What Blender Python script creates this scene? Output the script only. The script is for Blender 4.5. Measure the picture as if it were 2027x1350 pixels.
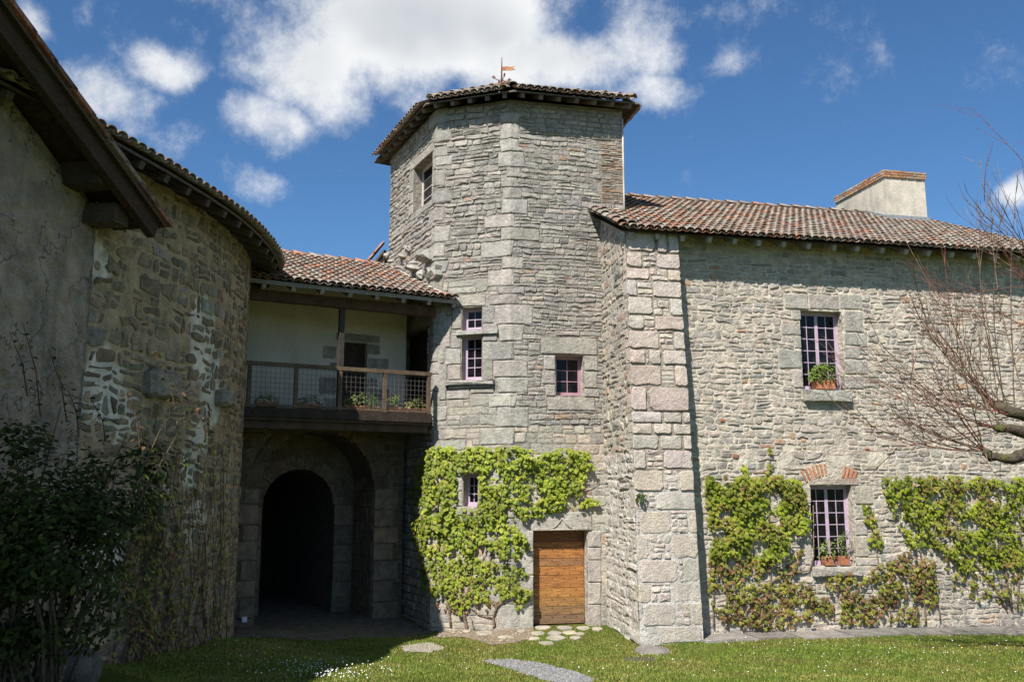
import bpy, math, random
import numpy as np
from mathutils import Vector, Matrix, noise

for o in list(bpy.data.objects):
    bpy.data.objects.remove(o)
S = bpy.context.scene
COL = S.collection
R = math.radians

# ------------------------------------------------------------------ camera
F, CX, CY, H, PITCH = 1750.0, 1013.5, 675.0, 2.70, math.atan(0.163)
cam_d = bpy.data.cameras.new('camera')
cam = bpy.data.objects.new('camera', cam_d)
COL.objects.link(cam)
cam.location = (0, 0, H)
cam.rotation_euler = (R(90) + PITCH, 0, 0)
cam_d.sensor_width = 36
cam_d.sensor_fit = 'HORIZONTAL'
cam_d.lens = 36 * F / 2027.0
cam_d.clip_end = 5000
S.camera = cam

# ------------------------------------------------------------------ sun and sky
SUN_EL, SUN_AZ = R(49.0), R(27.0)          # azimuth: left of straight behind the camera
SUN = Vector((-math.sin(SUN_AZ) * math.cos(SUN_EL), -math.cos(SUN_AZ) * math.cos(SUN_EL), math.sin(SUN_EL)))
ld = bpy.data.lights.new('sun', 'SUN')
ld.energy = 5.0
ld.angle = R(0.55)
ld.color = (1.0, 0.945, 0.87)
lo = bpy.data.objects.new('sun', ld)
COL.objects.link(lo)
lo.location = SUN * 60
lo.rotation_euler = SUN.to_track_quat('Z', 'Y').to_euler()
S.view_settings.view_transform = 'Standard'
S.view_settings.look = 'None'
S.view_settings.exposure = 0.70
S.view_settings.gamma = 1.0
S.view_settings.use_curve_mapping = False
S.cycles.max_bounces = 4
S.cycles.diffuse_bounces = 3
S.cycles.glossy_bounces = 2
S.cycles.transmission_bounces = 2

SP, CP = math.sin(PITCH), math.cos(PITCH)
def ray(px, py):
    x = (px - CX) / F
    y = (CY - py) / F
    return Vector((x, CP - y * SP, SP + y * CP))

W = bpy.data.worlds.new('World')
S.world = W
W.use_nodes = True

class NT:
    """tiny helper around a node tree"""
    def __init__(self, tree):
        self.t = tree
        tree.nodes.clear()
    def n(self, typ, props=None, **ins):
        nd = self.t.nodes.new(typ)
        for k, v in (props or {}).items():
            setattr(nd, k, v)
        for k, v in ins.items():
            key = int(k[1:]) if k[0] == 'i' and k[1:].isdigit() else k.replace('_', ' ')
            self.put(nd.inputs[key], v)
        return nd
    def put(self, sock, v):
        if isinstance(v, bpy.types.NodeSocket):
            self.t.links.new(v, sock)
        elif isinstance(v, bpy.types.Node):
            self.t.links.new(v.outputs[0], sock)
        elif isinstance(v, (tuple, list)) and sock.type == 'RGBA' and len(v) == 3:
            sock.default_value = (*v, 1)
        else:
            sock.default_value = v
    def math(self, op, a, b=None, c=None, clamp=False):
        nd = self.n('ShaderNodeMath', {'operation': op, 'use_clamp': clamp})
        for i, v in enumerate((a, b, c)):
            if v is not None:
                self.put(nd.inputs[i], v)
        return nd.outputs[0]
    def vmath(self, op, a, b=None, out=0):
        nd = self.n('ShaderNodeVectorMath', {'operation': op})
        self.put(nd.inputs[0], a)
        if b is not None:
            self.put(nd.inputs[1], b)
        return nd.outputs[out]
    def mix(self, f, a, b, mode='MIX'):
        nd = self.n('ShaderNodeMix', {'data_type': 'RGBA', 'blend_type': mode})
        self.put(nd.inputs['Factor'], f)
        self.put(nd.inputs['A'], a) if False else None
        ia = [s for s in nd.inputs if s.name == 'A' and s.type == 'RGBA'][0]
        ib = [s for s in nd.inputs if s.name == 'B' and s.type == 'RGBA'][0]
        self.put(ia, a)
        self.put(ib, b)
        return [s for s in nd.outputs if s.type == 'RGBA'][0]
    def ss(self, x, lo_, hi_, a=0.0, b=1.0):
        nd = self.n('ShaderNodeMapRange', {'interpolation_type': 'SMOOTHSTEP'})
        for i, v in enumerate((x, lo_, hi_, a, b)):
            self.put(nd.inputs[i], v)
        return nd.outputs[0]
    def noise(self, vec, scale, detail=3, rough=0.55, dist=0.0):
        nd = self.n('ShaderNodeTexNoise', Vector=vec, Scale=scale, Detail=detail, Roughness=rough, Distortion=dist)
        return nd.outputs['Fac']

def build_sky():
    k = NT(W.node_tree)
    out = k.n('ShaderNodeOutputWorld')
    sky = k.n('ShaderNodeTexSky', {'sky_type': 'NISHITA', 'sun_disc': False, 'sun_elevation': SUN_EL,
                                  'sun_rotation': R(180) + SUN_AZ, 'altitude': 300.0, 'air_density': 1.0,
                                  'dust_density': 0.35, 'ozone_density': 2.2})
    D = k.n('ShaderNodeTexCoord').outputs['Generated']
    D = k.vmath('NORMALIZE', D)
    sep = k.n('ShaderNodeSeparateXYZ', Vector=D)
    az = k.math('ARCTAN2', sep.outputs[0], sep.outputs[1])
    el = k.math('ARCSINE', sep.outputs[2])
    A = k.n('ShaderNodeCombineXYZ', X=az, Y=el, Z=0.0).outputs[0]
    # billow distortion of the cloud outlines
    n1 = k.n('ShaderNodeTexNoise', Vector=D, Scale=5.0, Detail=3.0, Roughness=0.6)
    n2 = n1.outputs['Fac']
    off = k.vmath('SUBTRACT', n1.outputs['Color'], (0.5, 0.5, 0.5))
    off = k.vmath('MULTIPLY', off, (0.13, 0.10, 0.0))
    A2 = k.vmath('ADD', A, off)
    clouds = [  # px centre, half sizes in px, strength
        (850, 60, 330, 150, 1.25), (610, 140, 130, 120, 1.0), (520, 250, 75, 70, 0.85), (1100, 130, 210, 90, 1.1),
        (1290, 60, 90, 120, .7), (1330, 180, 80, 46, .6), (330, 140, 100, 50, .72), (200, 180, 110, 75, .78),
        (345, 285, 60, 34, .45), (500, 375, 66, 42, .52), (2010, 395, 60, 40, .8), (70, 40, 60, 45, .65),
        (1475, 110, 60, 44, .36), (1020, -160, 400, 150, 1.0)]
    dens = None
    for (px, py, rx, ry, st) in clouds:
        d = ray(px, py).normalized()
        a0, e0 = math.atan2(d.x, d.y), math.asin(d.z)
        d1 = ray(px + rx, py).normalized()
        d2 = ray(px, py + ry).normalized()
        sx = max(abs(math.atan2(d1.x, d1.y) - a0), .01)
        sy = max(abs(math.asin(d2.z) - e0), .01)
        v = k.vmath('MULTIPLY', k.vmath('SUBTRACT', A2, (a0, e0, 0)), (1 / sx, 1 / sy, 0))
        L = k.vmath('LENGTH', v, out=1)
        b = k.ss(L, 1.6, 0.1, 0.0, st)
        dens = b if dens is None else k.math('MAXIMUM', dens, b)
    # unseen fair-weather clouds beyond the frame, cover raised for neutral fill light
    far = k.ss(n2, 0.49, 0.66, 0.0, 1.0)
    wide = k.ss(k.math('ABSOLUTE', az), R(36), R(48))
    dens = k.math('MAXIMUM', dens, k.math('MULTIPLY', far, wide))
    det = k.noise(D, 9.0, 7, 0.70)
    d2 = k.math('ADD', dens, k.math('MULTIPLY', k.math('SUBTRACT', det, 0.5), 1.9))
    cover = k.ss(d2, 0.12, 1.0)
    thick = k.ss(k.math('ADD', dens, k.math('MULTIPLY', k.math('SUBTRACT', k.n('ShaderNodeSeparateColor', Color=n1.outputs['Color']).outputs[1], .5), 1.6)), 0.55, 1.5)
    shade = k.mix(thick, (9.6, 9.75, 9.9), (5.5, 5.95, 6.5))
    fade = k.ss(el, R(2), R(12))
    cover = k.math('MULTIPLY', cover, fade)
    blue = k.mix(1.0, sky.outputs[0], (0.66, 1.0, 1.27), 'MULTIPLY')
    colr = k.mix(cover, blue, shade)
    bg = k.n('ShaderNodeBackground', Color=colr, Strength=0.060)
    k.put(out.inputs['Surface'], bg)
build_sky()

# ------------------------------------------------------------------ mesh helpers
WL = {}
def V2(*a):
    return Vector(a)

class MB:
    def __init__(self):
        self.v, self.f, self.c = [], [], []
    def add(self, vs, fs, col=(.5, .5, .5)):
        o = len(self.v)
        self.v.extend(vs)
        self.f.extend([tuple(i + o for i in f) for f in fs])
        self.c.extend([col] * len(vs))
        return self
    def box8(self, c8, col=(.5, .5, .5)):
        # c8: 4 bottom then 4 top, counter-clockwise from above
        return self.add([tuple(p) for p in c8], [(3, 2, 1, 0), (4, 5, 6, 7), (0, 1, 5, 4), (1, 2, 6, 5), (2, 3, 7, 6), (3, 0, 4, 7)], col)
    def box(self, a, b, col=(.5, .5, .5)):
        (x0, y0, z0), (x1, y1, z1) = a, b
        return self.box8([(x0, y0, z0), (x1, y0, z0), (x1, y1, z0), (x0, y1, z0), (x0, y0, z1), (x1, y0, z1), (x1, y1, z1), (x0, y1, z1)], col)
    def beam(self, p0, p1, w, h, col=(.5, .5, .5), up=None):
        p0, p1 = Vector(p0), Vector(p1)
        d = (p1 - p0).normalized()
        u = Vector(up) if up else Vector((0, 0, 1))
        s = d.cross(u)
        if s.length < 1e-4:
            s = d.cross(Vector((0, 1, 0)))
        s.normalize()
        u = s.cross(d).normalized()
        s, u = s * w / 2, u * h / 2
        return self.box8([p0 - s - u, p0 + s - u, p1 + s - u, p1 - s - u, p0 - s + u, p0 + s + u, p1 + s + u, p1 - s + u], col)
    def wbox(self, wl, u0, u1, v0, v1, w0, w1, col=(.5, .5, .5)):
        m = wl.map
        return self.box8([m(u0, v0, w1), m(u1, v0, w1), m(u1, v0, w0), m(u0, v0, w0), m(u0, v1, w1), m(u1, v1, w1), m(u1, v1, w0), m(u0, v1, w0)], col)
    def tube(self, pts, rad, sides=5, col=(.5, .5, .5), cap=True):
        pts = [Vector(p) for p in pts]
        n = len(pts)
        vs, fs = [], []
        ref = None
        for i, p in enumerate(pts):
            t = (pts[min(i + 1, n - 1)] - pts[max(i - 1, 0)])
            if t.length < 1e-9:
                t = Vector((0, 0, 1))
            t.normalize()
            if ref is None:
                ref = t.orthogonal().normalized()
            a = (ref - t * ref.dot(t))
            if a.length < 1e-6:
                a = t.orthogonal()
            a.normalize()
            ref = a
            b = t.cross(a)
            r = rad[i] if isinstance(rad, (list, tuple)) else rad
            for j in range(sides):
                q = 2 * math.pi * j / sides
                vs.append(tuple(p + a * (r * math.cos(q)) + b * (r * math.sin(q))))
        for i in range(n - 1):
            for j in range(sides):
                k = (j + 1) % sides
                fs.append((i * sides + j, i * sides + k, (i + 1) * sides + k, (i + 1) * sides + j))
        if cap:
            fs.append(tuple(range(sides - 1, -1, -1)))
            fs.append(tuple((n - 1) * sides + j for j in range(sides)))
        return self.add(vs, fs, col)
    def mesh(self, name, mat, smooth=False, origin=(0, 0, 0)):
        me = bpy.data.meshes.new(name)
        ox, oy, oz = origin
        me.from_pydata([(x - ox, y - oy, z - oz) for (x, y, z) in [tuple(q) for q in self.v]], [], self.f)
        at = me.attributes.new('tint', 'FLOAT_COLOR', 'POINT')
        arr = np.ones((len(self.v), 4), np.float32)
        if self.c:
            arr[:, :3] = np.array(self.c, np.float32)
        at.data.foreach_set('color', arr.ravel())
        if smooth:
            me.shade_smooth()
        if mat:
            me.materials.append(mat)
        return me
    def build(self, name, mat, parent=None, smooth=False, loc=None):
        if not self.v:
            return None
        if loc is None:
            a = np.array([tuple(q) for q in self.v])
            loc = Vector(((a[:, 0].min() + a[:, 0].max()) / 2, (a[:, 1].min() + a[:, 1].max()) / 2, a[:, 2].min()))
        return link(name, self.mesh(name, mat, smooth, loc), parent, loc)

def link(name, data, parent=None, loc=(0, 0, 0)):
    o = bpy.data.objects.new(name, data)
    COL.objects.link(o)
    loc = Vector(loc)
    WL[o] = loc
    if parent is not None:
        o.parent = parent
        o.location = loc - WL[parent]
    else:
        o.location = loc
    return o

def tag(o, label=None, cat=None, group=None, kind=None):
    if label: o['label'] = label
    if cat: o['category'] = cat
    if group: o['group'] = group
    if kind: o['kind'] = kind
    return o

def thing(name, loc, label, cat, group=None):
    return tag(link(name, None, None, loc), label, cat, group)

def rot_loc(o, parent, M, loc):
    o.location = Vector(loc) - (WL[parent] if parent else Vector((0, 0, 0)))
    o.rotation_euler = M.to_euler()

# ------------------------------------------------------------------ materials
def new_mat(name):
    m = bpy.data.materials.new(name)
    m.use_nodes = True
    return m, NT(m.node_tree)

def finish(k, col, rough=0.9, bump=None, spec=0.25, bdist=0.02, bstr=0.5, **extra):
    b = k.n('ShaderNodeBsdfPrincipled')
    k.put(b.inputs['Base Color'], col)
    k.put(b.inputs['Roughness'], rough)
    k.put(b.inputs['Specular IOR Level'], spec)
    for kk, vv in extra.items():
        k.put(b.inputs[kk.replace('_', ' ')], vv)
    if bump is not None:
        bp = k.n('ShaderNodeBump', Height=bump, Strength=bstr, Distance=bdist)
        k.put(b.inputs['Normal'], bp)
    o = k.n('ShaderNodeOutputMaterial')
    k.put(o.inputs['Surface'], b)

def tinted(name, var=0.3, scale=9.0, lichen=0.0, lich_col=(.48, .48, .44), orange=0.0, dark=0.0, bscale=45.0, bstr=0.5, bdist=0.02,
           rough=0.92, spec=0.2, stretch=None, moss=0.0, cracks=0.0, speck=.18):
    m, k = new_mat(name)
    P = k.n('ShaderNodeNewGeometry').outputs['Position']
    if stretch:
        Pn = k.vmath('MULTIPLY', P, stretch)
    else:
        Pn = P
    c = k.n('ShaderNodeAttribute', {'attribute_name': 'tint'}).outputs['Color']
    n = k.noise(Pn, scale, 3, 0.62)
    f = k.ss(n, 0.25, 0.75, 1 - var, 1 + var)
    c = k.mix(1.0, c, k.n('ShaderNodeCombineColor', Red=f, Green=f, Blue=f).outputs[0], 'MULTIPLY')
    fine = k.noise(P, 75.0, 1, 0.7)
    f2 = k.ss(fine, .3, .7, 1 - speck, 1 + speck)
    c = k.mix(1.0, c, k.n('ShaderNodeCombineColor', Red=f2, Green=f2, Blue=f2).outputs[0], 'MULTIPLY')
    if dark:
        dn = k.noise(k.vmath('MULTIPLY', P, (1.4, 1.4, .4)), 1.3, 3, 0.65)
        c = k.mix(k.ss(dn, .46, .74, 0.0, dark), c, (.10, .095, .085))
    if lichen:
        ln = k.noise(P, 17.0, 3, 0.7)
        big = k.noise(P, 1.1, 1, .5)
        c = k.mix(k.math('MULTIPLY', k.ss(ln, .52, .68, 0.0, lichen), k.ss(big, .35, .6, .35, 1.0)), c, lich_col)
    if orange:
        on = k.noise(P, 4.5, 4, 0.68)
        c = k.mix(k.ss(on, .66, .74, 0.0, orange), c, (.42, .22, .045))
    if moss:
        mn = k.noise(P, 6.0, 5, 0.65)
        c = k.mix(k.ss(mn, .5, .66, 0.0, moss), c, (.09, .11, .02))
    if cracks:
        cn = k.math('ABSOLUTE', k.math('SUBTRACT', k.noise(P, 1.4, 4, .6), .5))
        c = k.mix(k.ss(cn, .010, .003, 0.0, cracks), c, (.05, .045, .04))
    bm = k.noise(Pn if stretch else P, bscale * .4, 3, .72)
    finish(k, c, rough, bm, spec, bdist * 1.6, bstr)
    return m

MT = {}
MT['tower_stone'] = tinted('tower_stone', .22, 7, lichen=.55, lich_col=(.42, .42, .395), orange=.4, dark=.30, bscale=40, bstr=.75, bdist=.025)
MT['wing_stone'] = tinted('wing_stone', .22, 7, lichen=.30, lich_col=(.50, .47, .41), orange=.12, dark=.28, bscale=40, bstr=.75, bdist=.025)
MT['pink_stone'] = tinted('pink_stone', .16, 8, lichen=.35, lich_col=(.52, .475, .43), dark=.25, bscale=60, bstr=.8, bdist=.018, speck=.3)
MT['round_stone'] = tinted('round_stone', .34, 6, lichen=.15, lich_col=(.40, .36, .27), dark=.3, bscale=38, bstr=.8, bdist=.025)
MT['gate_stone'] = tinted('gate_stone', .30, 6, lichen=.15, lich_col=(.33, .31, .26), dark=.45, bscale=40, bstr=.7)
MT['mortar_tower'] = tinted('mortar_tower', .35, 5, lichen=.35, lich_col=(.46, .44, .39), dark=.3, bscale=28, bstr=.9, bdist=.03)
MT['mortar_wing'] = tinted('mortar_wing', .25, 5, lichen=.3, lich_col=(.55, .49, .38), dark=.16, bscale=28, bstr=.9, bdist=.03)
MT['mortar_round'] = tinted('mortar_round', .28, 4, lichen=.25, lich_col=(.48, .45, .38), dark=.3, bscale=25, bstr=.9, bdist=.03)
MT['plaster'] = tinted('plaster', .34, 2.6, lichen=.5, lich_col=(.36, .335, .29), dark=.6, bscale=16, bstr=.8, bdist=.03, cracks=.7)
MT['white_plaster'] = tinted('white_plaster', .08, 2.0, dark=.12, bscale=30, bstr=.3)
MT['render'] = tinted('render', .14, 2.5, lichen=.2, lich_col=(.5, .46, .4), dark=.5, bscale=40, bstr=.4)
MT['tile'] = tinted('tile', .28, 12, lichen=.6, lich_col=(.37, .32, .27), dark=.12, bscale=60, bstr=.5, orange=.0)
MT['brick'] = tinted('brick', .3, 14, lichen=.35, lich_col=(.45, .40, .32), orange=.45, bscale=60, bstr=.6)
MT['wood'] = tinted('wood', .35, 3, dark=.25, bscale=30, bstr=.6, stretch=(3, 3, 18), rough=.8)
MT['rail_wood'] = tinted('rail_wood', .3, 5, bscale=40, bstr=.5, rough=.85)
MT['door_wood'] = tinted('door_wood', .45, 4.0, bscale=34, bstr=.45, stretch=(1.0, 1.0, 14), rough=.6, spec=.35)
MT['metal'] = tinted('metal', .35, 20, bscale=80, bstr=.3, rough=.65, spec=.5)
MT['paint'] = tinted('paint', .10, 6, bscale=60, bstr=.12, rough=.5, spec=.4)
MT['terracotta'] = tinted('terracotta', .25, 10, lichen=.3, lich_col=(.5, .38, .3), bscale=50, bstr=.3)
MT['bark'] = tinted('bark', .4, 9, bscale=40, bstr=.9, bdist=.03, moss=.0)
MT['mossy_bark'] = tinted('mossy_bark', .4, 9, bscale=30, bstr=1.0, bdist=.04, moss=.85)
MT['slab'] = tinted('slab', .25, 4, lichen=.45, lich_col=(.45, .44, .42), dark=.3, bscale=40, bstr=.6, moss=.25)
MT['gravel'] = tinted('gravel', .35, 30, lichen=.4, lich_col=(.42, .42, .42), bscale=60, bstr=1.0, bdist=.02)
MT['dirt'] = tinted('dirt', .35, 5, lichen=.3, lich_col=(.34, .29, .2), bscale=30, bstr=1.0, bdist=.03)
MT['petal'] = tinted('petal', .05, 5, bscale=10, bstr=.0, rough=.7)
MT['dark_void'] = tinted('dark_void', .2, 3, bscale=20, bstr=.3)

def leaf_mat(name, var=.35, trans=.35, spec=.3):
    m, k = new_mat(name)
    P = k.n('ShaderNodeNewGeometry').outputs['Position']
    c = k.n('ShaderNodeAttribute', {'attribute_name': 'tint'}).outputs['Color']
    n = k.noise(P, 2.2, 3, .6)
    f = k.ss(n, .3, .7, 1 - var, 1 + var * .6)
    c = k.mix(1.0, c, k.n('ShaderNodeCombineColor', Red=f, Green=f, Blue=f).outputs[0], 'MULTIPLY')
    b = k.n('ShaderNodeBsdfPrincipled', Base_Color=c, Roughness=.55)
    k.put(b.inputs['Specular IOR Level'], spec)
    t = k.n('ShaderNodeBsdfTranslucent', Color=c)
    mx = k.n('ShaderNodeMixShader', i0=trans, i1=b, i2=t)
    o = k.n('ShaderNodeOutputMaterial')
    k.put(o.inputs['Surface'], mx)
    return m
MT['leaf'] = leaf_mat('leaf')
MT['bush_leaf'] = leaf_mat('bush_leaf', .3, .2, .15)
MT['grass'] = leaf_mat('grass', .2, .3)

def glass_mat():
    m, k = new_mat('window_glass')
    P = k.n('ShaderNodeNewGeometry').outputs['Position']
    n = k.noise(P, 6.0, 2, .5)
    c = k.mix(k.ss(n, .4, .7), (.004, .004, .005), (.012, .012, .013))
    finish(k, c, .09, k.noise(P, 5.0, 2, .5), .22, .01, .12)
    return m
MT['glass'] = glass_mat()

def lawn_mat():
    m, k = new_mat('lawn_soil')
    P = k.n('ShaderNodeNewGeometry').outputs['Position']
    a = k.noise(P, .8, 5, .6)
    b = k.noise(P, 7.0, 5, .65)
    d = k.noise(P, 60.0, 4, .7)
    c = k.mix(k.ss(a, .38, .66), (.085, .125, .018), (.16, .14, .04))
    c = k.mix(k.ss(b, .42, .68, 0, .6), c, (.055, .10, .012))
    c = k.mix(k.ss(d, .4, .7, 0, .5), c, (.05, .06, .014))
    finish(k, c, .95, k.math('ADD', d, b), .1, .04, .9)
    return m
MT['lawn'] = lawn_mat()

# ------------------------------------------------------------------ wall frames
class Wall:
    """a wall face following a plan path, left to right as seen from the courtyard"""
    def __init__(self, pts, batter=0.0, vref=0.0, smooth=False):
        self.p = [Vector(q) for q in pts]
        self.batter, self.vref = batter, vref
        self.cum = [0.0]
        for a, b in zip(self.p, self.p[1:]):
            self.cum.append(self.cum[-1] + (b - a).length)
        self.L = self.cum[-1]
        self.sn = []
        for i in range(len(self.p) - 1):
            d = (self.p[i + 1] - self.p[i]).normalized()
            self.sn.append(Vector((d.y, -d.x)))
        self.vn = []
        for i in range(len(self.p)):
            a = self.sn[max(i - 1, 0)]
            b = self.sn[min(i, len(self.sn) - 1)]
            self.vn.append((a + b).normalized() if smooth else None)
        self.smooth = smooth
    def seg(self, u):
        i = 0
        while i < len(self.p) - 2 and u > self.cum[i + 1]:
            i += 1
        return i
    def nrm(self, u):
        i = self.seg(u)
        if not self.smooth:
            return self.sn[i]
        t = min(max((u - self.cum[i]) / (self.cum[i + 1] - self.cum[i]), 0), 1)
        return (self.vn[i] * (1 - t) + self.vn[i + 1] * t).normalized()
    def map(self, u, v, w=0.0):
        i = self.seg(u)
        d = (self.p[i + 1] - self.p[i]).normalized()
        q = self.p[i] + d * (u - self.cum[i])
        n = self.nrm(u)
        q = q + n * (w + self.batter * (self.vref - v))
        return Vector((q.x, q.y, v))
    def pix(self, px, py, w=0.0, i=0):
        r = ray(px, py)
        n = self.sn[i]
        d = (self.p[i + 1] - self.p[i]).normalized()
        v = 3.5
        for _ in range(4):
            q0 = self.p[i] + n * (w + self.batter * (self.vref - v))
            t = q0.dot(n) / (r.x * n.x + r.y * n.y)
            v = H + t * r.z
        return self.cum[i] + (Vector((r.x * t, r.y * t)) - self.p[i]).dot(d), v
    def rect(self, x0, y0, x1, y1, w=0.0):
        """pixel rectangle on the face -> (u0,u1,v0,v1)"""
        xm, ym = (x0 + x1) / 2, (y0 + y1) / 2
        return (self.pix(x0, ym, w)[0], self.pix(x1, ym, w)[0], self.pix(xm, y1, w)[1], self.pix(xm, y0, w)[1])

def pixz(px, py, z):
    r = ray(px, py)
    t = (z - H) / r.z
    return Vector((r.x * t, r.y * t, z))
def pixy(px, py, Y):
    r = ray(px, py)
    t = Y / r.y
    return Vector((r.x * t, Y, H + r.z * t))

# ------------------------------------------------------------------ stones
def outline(u0, u1, v0, v1, rng, ch=.3, jit=.12):
    w, h = u1 - u0, v1 - v0
    m = min(w, h)
    pts = []
    cs = [(rng.uniform(.25, 1) * ch * m, rng.uniform(.25, 1) * ch * m) for _ in range(4)]
    def j():
        return rng.uniform(0, jit) * m
    pts.append((u0 + cs[0][0], v0 + j() * .5))
    if w > .22: pts.append((u0 + w * rng.uniform(.4, .6), v0 + j()))
    pts.append((u1 - cs[1][0], v0 + j() * .5))
    pts.append((u1 - j() * .5, v0 + cs[1][1]))
    if h > .2: pts.append((u1 - j(), v0 + h * rng.uniform(.4, .6)))
    pts.append((u1 - j() * .5, v1 - cs[2][1]))
    pts.append((u1 - cs[2][0], v1 - j() * .5))
    if w > .22: pts.append((u0 + w * rng.uniform(.4, .6), v1 - j()))
    pts.append((u0 + cs[3][0], v1 - j() * .5))
    pts.append((u0 + j() * .5, v1 - cs[3][1]))
    if h > .2: pts.append((u0 + j(), v0 + h * rng.uniform(.4, .6)))
    pts.append((u0 + j() * .5, v0 + cs[0][1]))
    return pts

def stone_geo(wl, pts, proud, rng, bev=.02, capj=.35, base=-.035, w0=0.0):
    n = len(pts)
    cu = sum(p[0] for p in pts) / n
    cv = sum(p[1] for p in pts) / n
    vs = []
    tl = rng.uniform(-.5, .5) * capj * proud
    tu = rng.uniform(-.5, .5) * capj * proud
    hw = max(abs(p[0] - cu) for p in pts) + 1e-6
    hv = max(abs(p[1] - cv) for p in pts) + 1e-6
    for (u, v) in pts:
        vs.append(tuple(wl.map(u, v, w0 + base)))
    for (u, v) in pts:
        vs.append(tuple(wl.map(u, v, w0 + proud * rng.uniform(.35, .6))))
    for (u, v) in pts:
        d = math.hypot(u - cu, v - cv)
        f = max(1 - bev / max(d, 1e-4), .3)
        uu, vv = cu + (u - cu) * f, cv + (v - cv) * f
        ww = proud * (1 + rng.uniform(-.5, .35) * capj) + tl * (uu - cu) / hw + tu * (vv - cv) / hv
        vs.append(tuple(wl.map(uu, vv, w0 + ww)))
    vs.append(tuple(wl.map(cu, cv, w0 + proud * (1.0 + rng.uniform(0, .5) * capj))))
    fs = []
    for i in range(n):
        k = (i + 1) % n
        fs.append((i, k, n + k, n + i))
        fs.append((n + i, n + k, 2 * n + k, 2 * n + i))
        fs.append((2 * n + i, 2 * n + k, 3 * n))
    return vs, fs

def pick(pal, rng, var=.12):
    tot = sum(p[0] for p in pal)
    x = rng.uniform(0, tot)
    for wgt, c in pal:
        x -= wgt
        if x <= 0:
            break
    s = rng.uniform(1 - var, 1 + var)
    return tuple(max(q * s * rng.uniform(.97, 1.03), .004) for q in c)

def masonry(u0, u1, v0, v1, blocks, rng, ch=(.07, .16), ln=(.14, .42), joint=.012, inside=None, split=.25, warp=(.02, .03), seed=0,
            chf=.3, jit=.12, drop=0.0):
    """coursed rubble filling a face around the given block rectangles; returns stone outlines"""
    out = []
    v = v0
    while v < v1 - .04:
        h = rng.uniform(*ch)
        v2 = min(v + h, v1)
        if v1 - v2 < .05:
            v2 = v1
        rb = [b for b in blocks if b[2] < v2 - .004 and b[3] > v + .004]
        br = sorted({u0, u1, *[min(max(b[0], u0), u1) for b in rb], *[min(max(b[1], u0), u1) for b in rb]})
        segs = []
        for a, b in zip(br, br[1:]):
            if b - a < .01:
                continue
            m = (a + b) / 2
            rng_ = [(v, v2)]
            for q in rb:
                if q[0] < m < q[1]:
                    nr = []
                    for (x, y) in rng_:
                        if q[2] > x: nr.append((x, min(y, q[2])))
                        if q[3] < y: nr.append((max(x, q[3]), y))
                    rng_ = nr
            for (x, y) in rng_:
                if y - x > .03:
                    if segs and abs(segs[-1][1] - a) < 1e-6 and abs(segs[-1][2] - x) < 1e-6 and abs(segs[-1][3] - y) < 1e-6:
                        segs[-1] = (segs[-1][0], b, x, y)
                    else:
                        segs.append((a, b, x, y))
        for (a, b, x, y) in segs:
            u = a
            while u < b - .02:
                L = rng.uniform(*ln) * rng.choice((.6, .8, 1, 1, 1.2, 1.5))
                L = max(L, (y - x) * .6)
                e = u + L
                if b - e < .09:
                    e = b
                cells = [(u, e, x, y)]
                if y - x > .115 and rng.random() < split:
                    s = x + (y - x) * rng.uniform(.35, .65)
                    if rng.random() < .5 and e - u > .3:
                        q = u + (e - u) * rng.uniform(.4, .6)
                        cells = [(u, q, x, y), (q, e, x, s), (q, e, s, y)]
                    else:
                        cells = [(u, e, x, s), (u, e, s, y)]
                for (p, q, r_, t) in cells:
                    cu, cv = (p + q) / 2, (r_ + t) / 2
                    if (inside is None or inside(cu, cv)) and rng.random() >= drop:
                        jj = joint * rng.uniform(.6, 1.5)
                        if q - p > 2.2 * jj and t - r_ > 2.2 * jj:
                            pts = outline(p + jj / 2, q - jj / 2, r_ + jj / 2, t - jj / 2, rng, chf, jit)
                            wp = []
                            for (uu, vv) in pts:
                                nz = noise.noise(Vector((uu * 1.2, vv * 1.6, seed + 3.1)))
                                nx = noise.noise(Vector((uu * 2.6, vv * 2.6, seed + 9.7)))
                                q1 = noise.noise(Vector((uu * 6.3, vv * 6.3, seed + 14.2)))
                                q2 = noise.noise(Vector((uu * 6.3, vv * 6.3, seed + 27.9)))
                                wp.append((uu + nx * warp[0] + q1 * warp[0] * 1.1, vv + nz * warp[1] + q2 * warp[1] * .75))
                            out.append(wp)
                u = e
        v = v2
    return out

def area(p):
    return abs(sum(p[i][0] * p[(i + 1) % len(p)][1] - p[(i + 1) % len(p)][0] * p[i][1] for i in range(len(p)))) / 2

def emit(wl, outs, parent, mat, pal, rng, nind, proud=(.012, .04), bev=.018, capj=.6, name='stone', stuff='small_stones', smooth=False, palf=None, var=.13):
    outs = sorted(outs, key=lambda p: -area(p))
    rest = MB()
    for i, p in enumerate(outs):
        sz = math.sqrt(area(p))
        pr = rng.uniform(*proud) * min(1.3, .6 + sz * 2)
        vs, fs = stone_geo(wl, p, pr, rng, min(bev, sz * .22), capj)
        cu, cv = p[0]
        c = pick(palf(cu, cv) if palf else pal, rng, var)
        if i < nind:
            mb = MB().add(vs, fs, c)
            mb.build(name, mat, parent, smooth)
        else:
            rest.add(vs, fs, c)
    o = rest.build(stuff, mat, parent, smooth)
    if o: o['kind'] = 'stuff'

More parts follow.
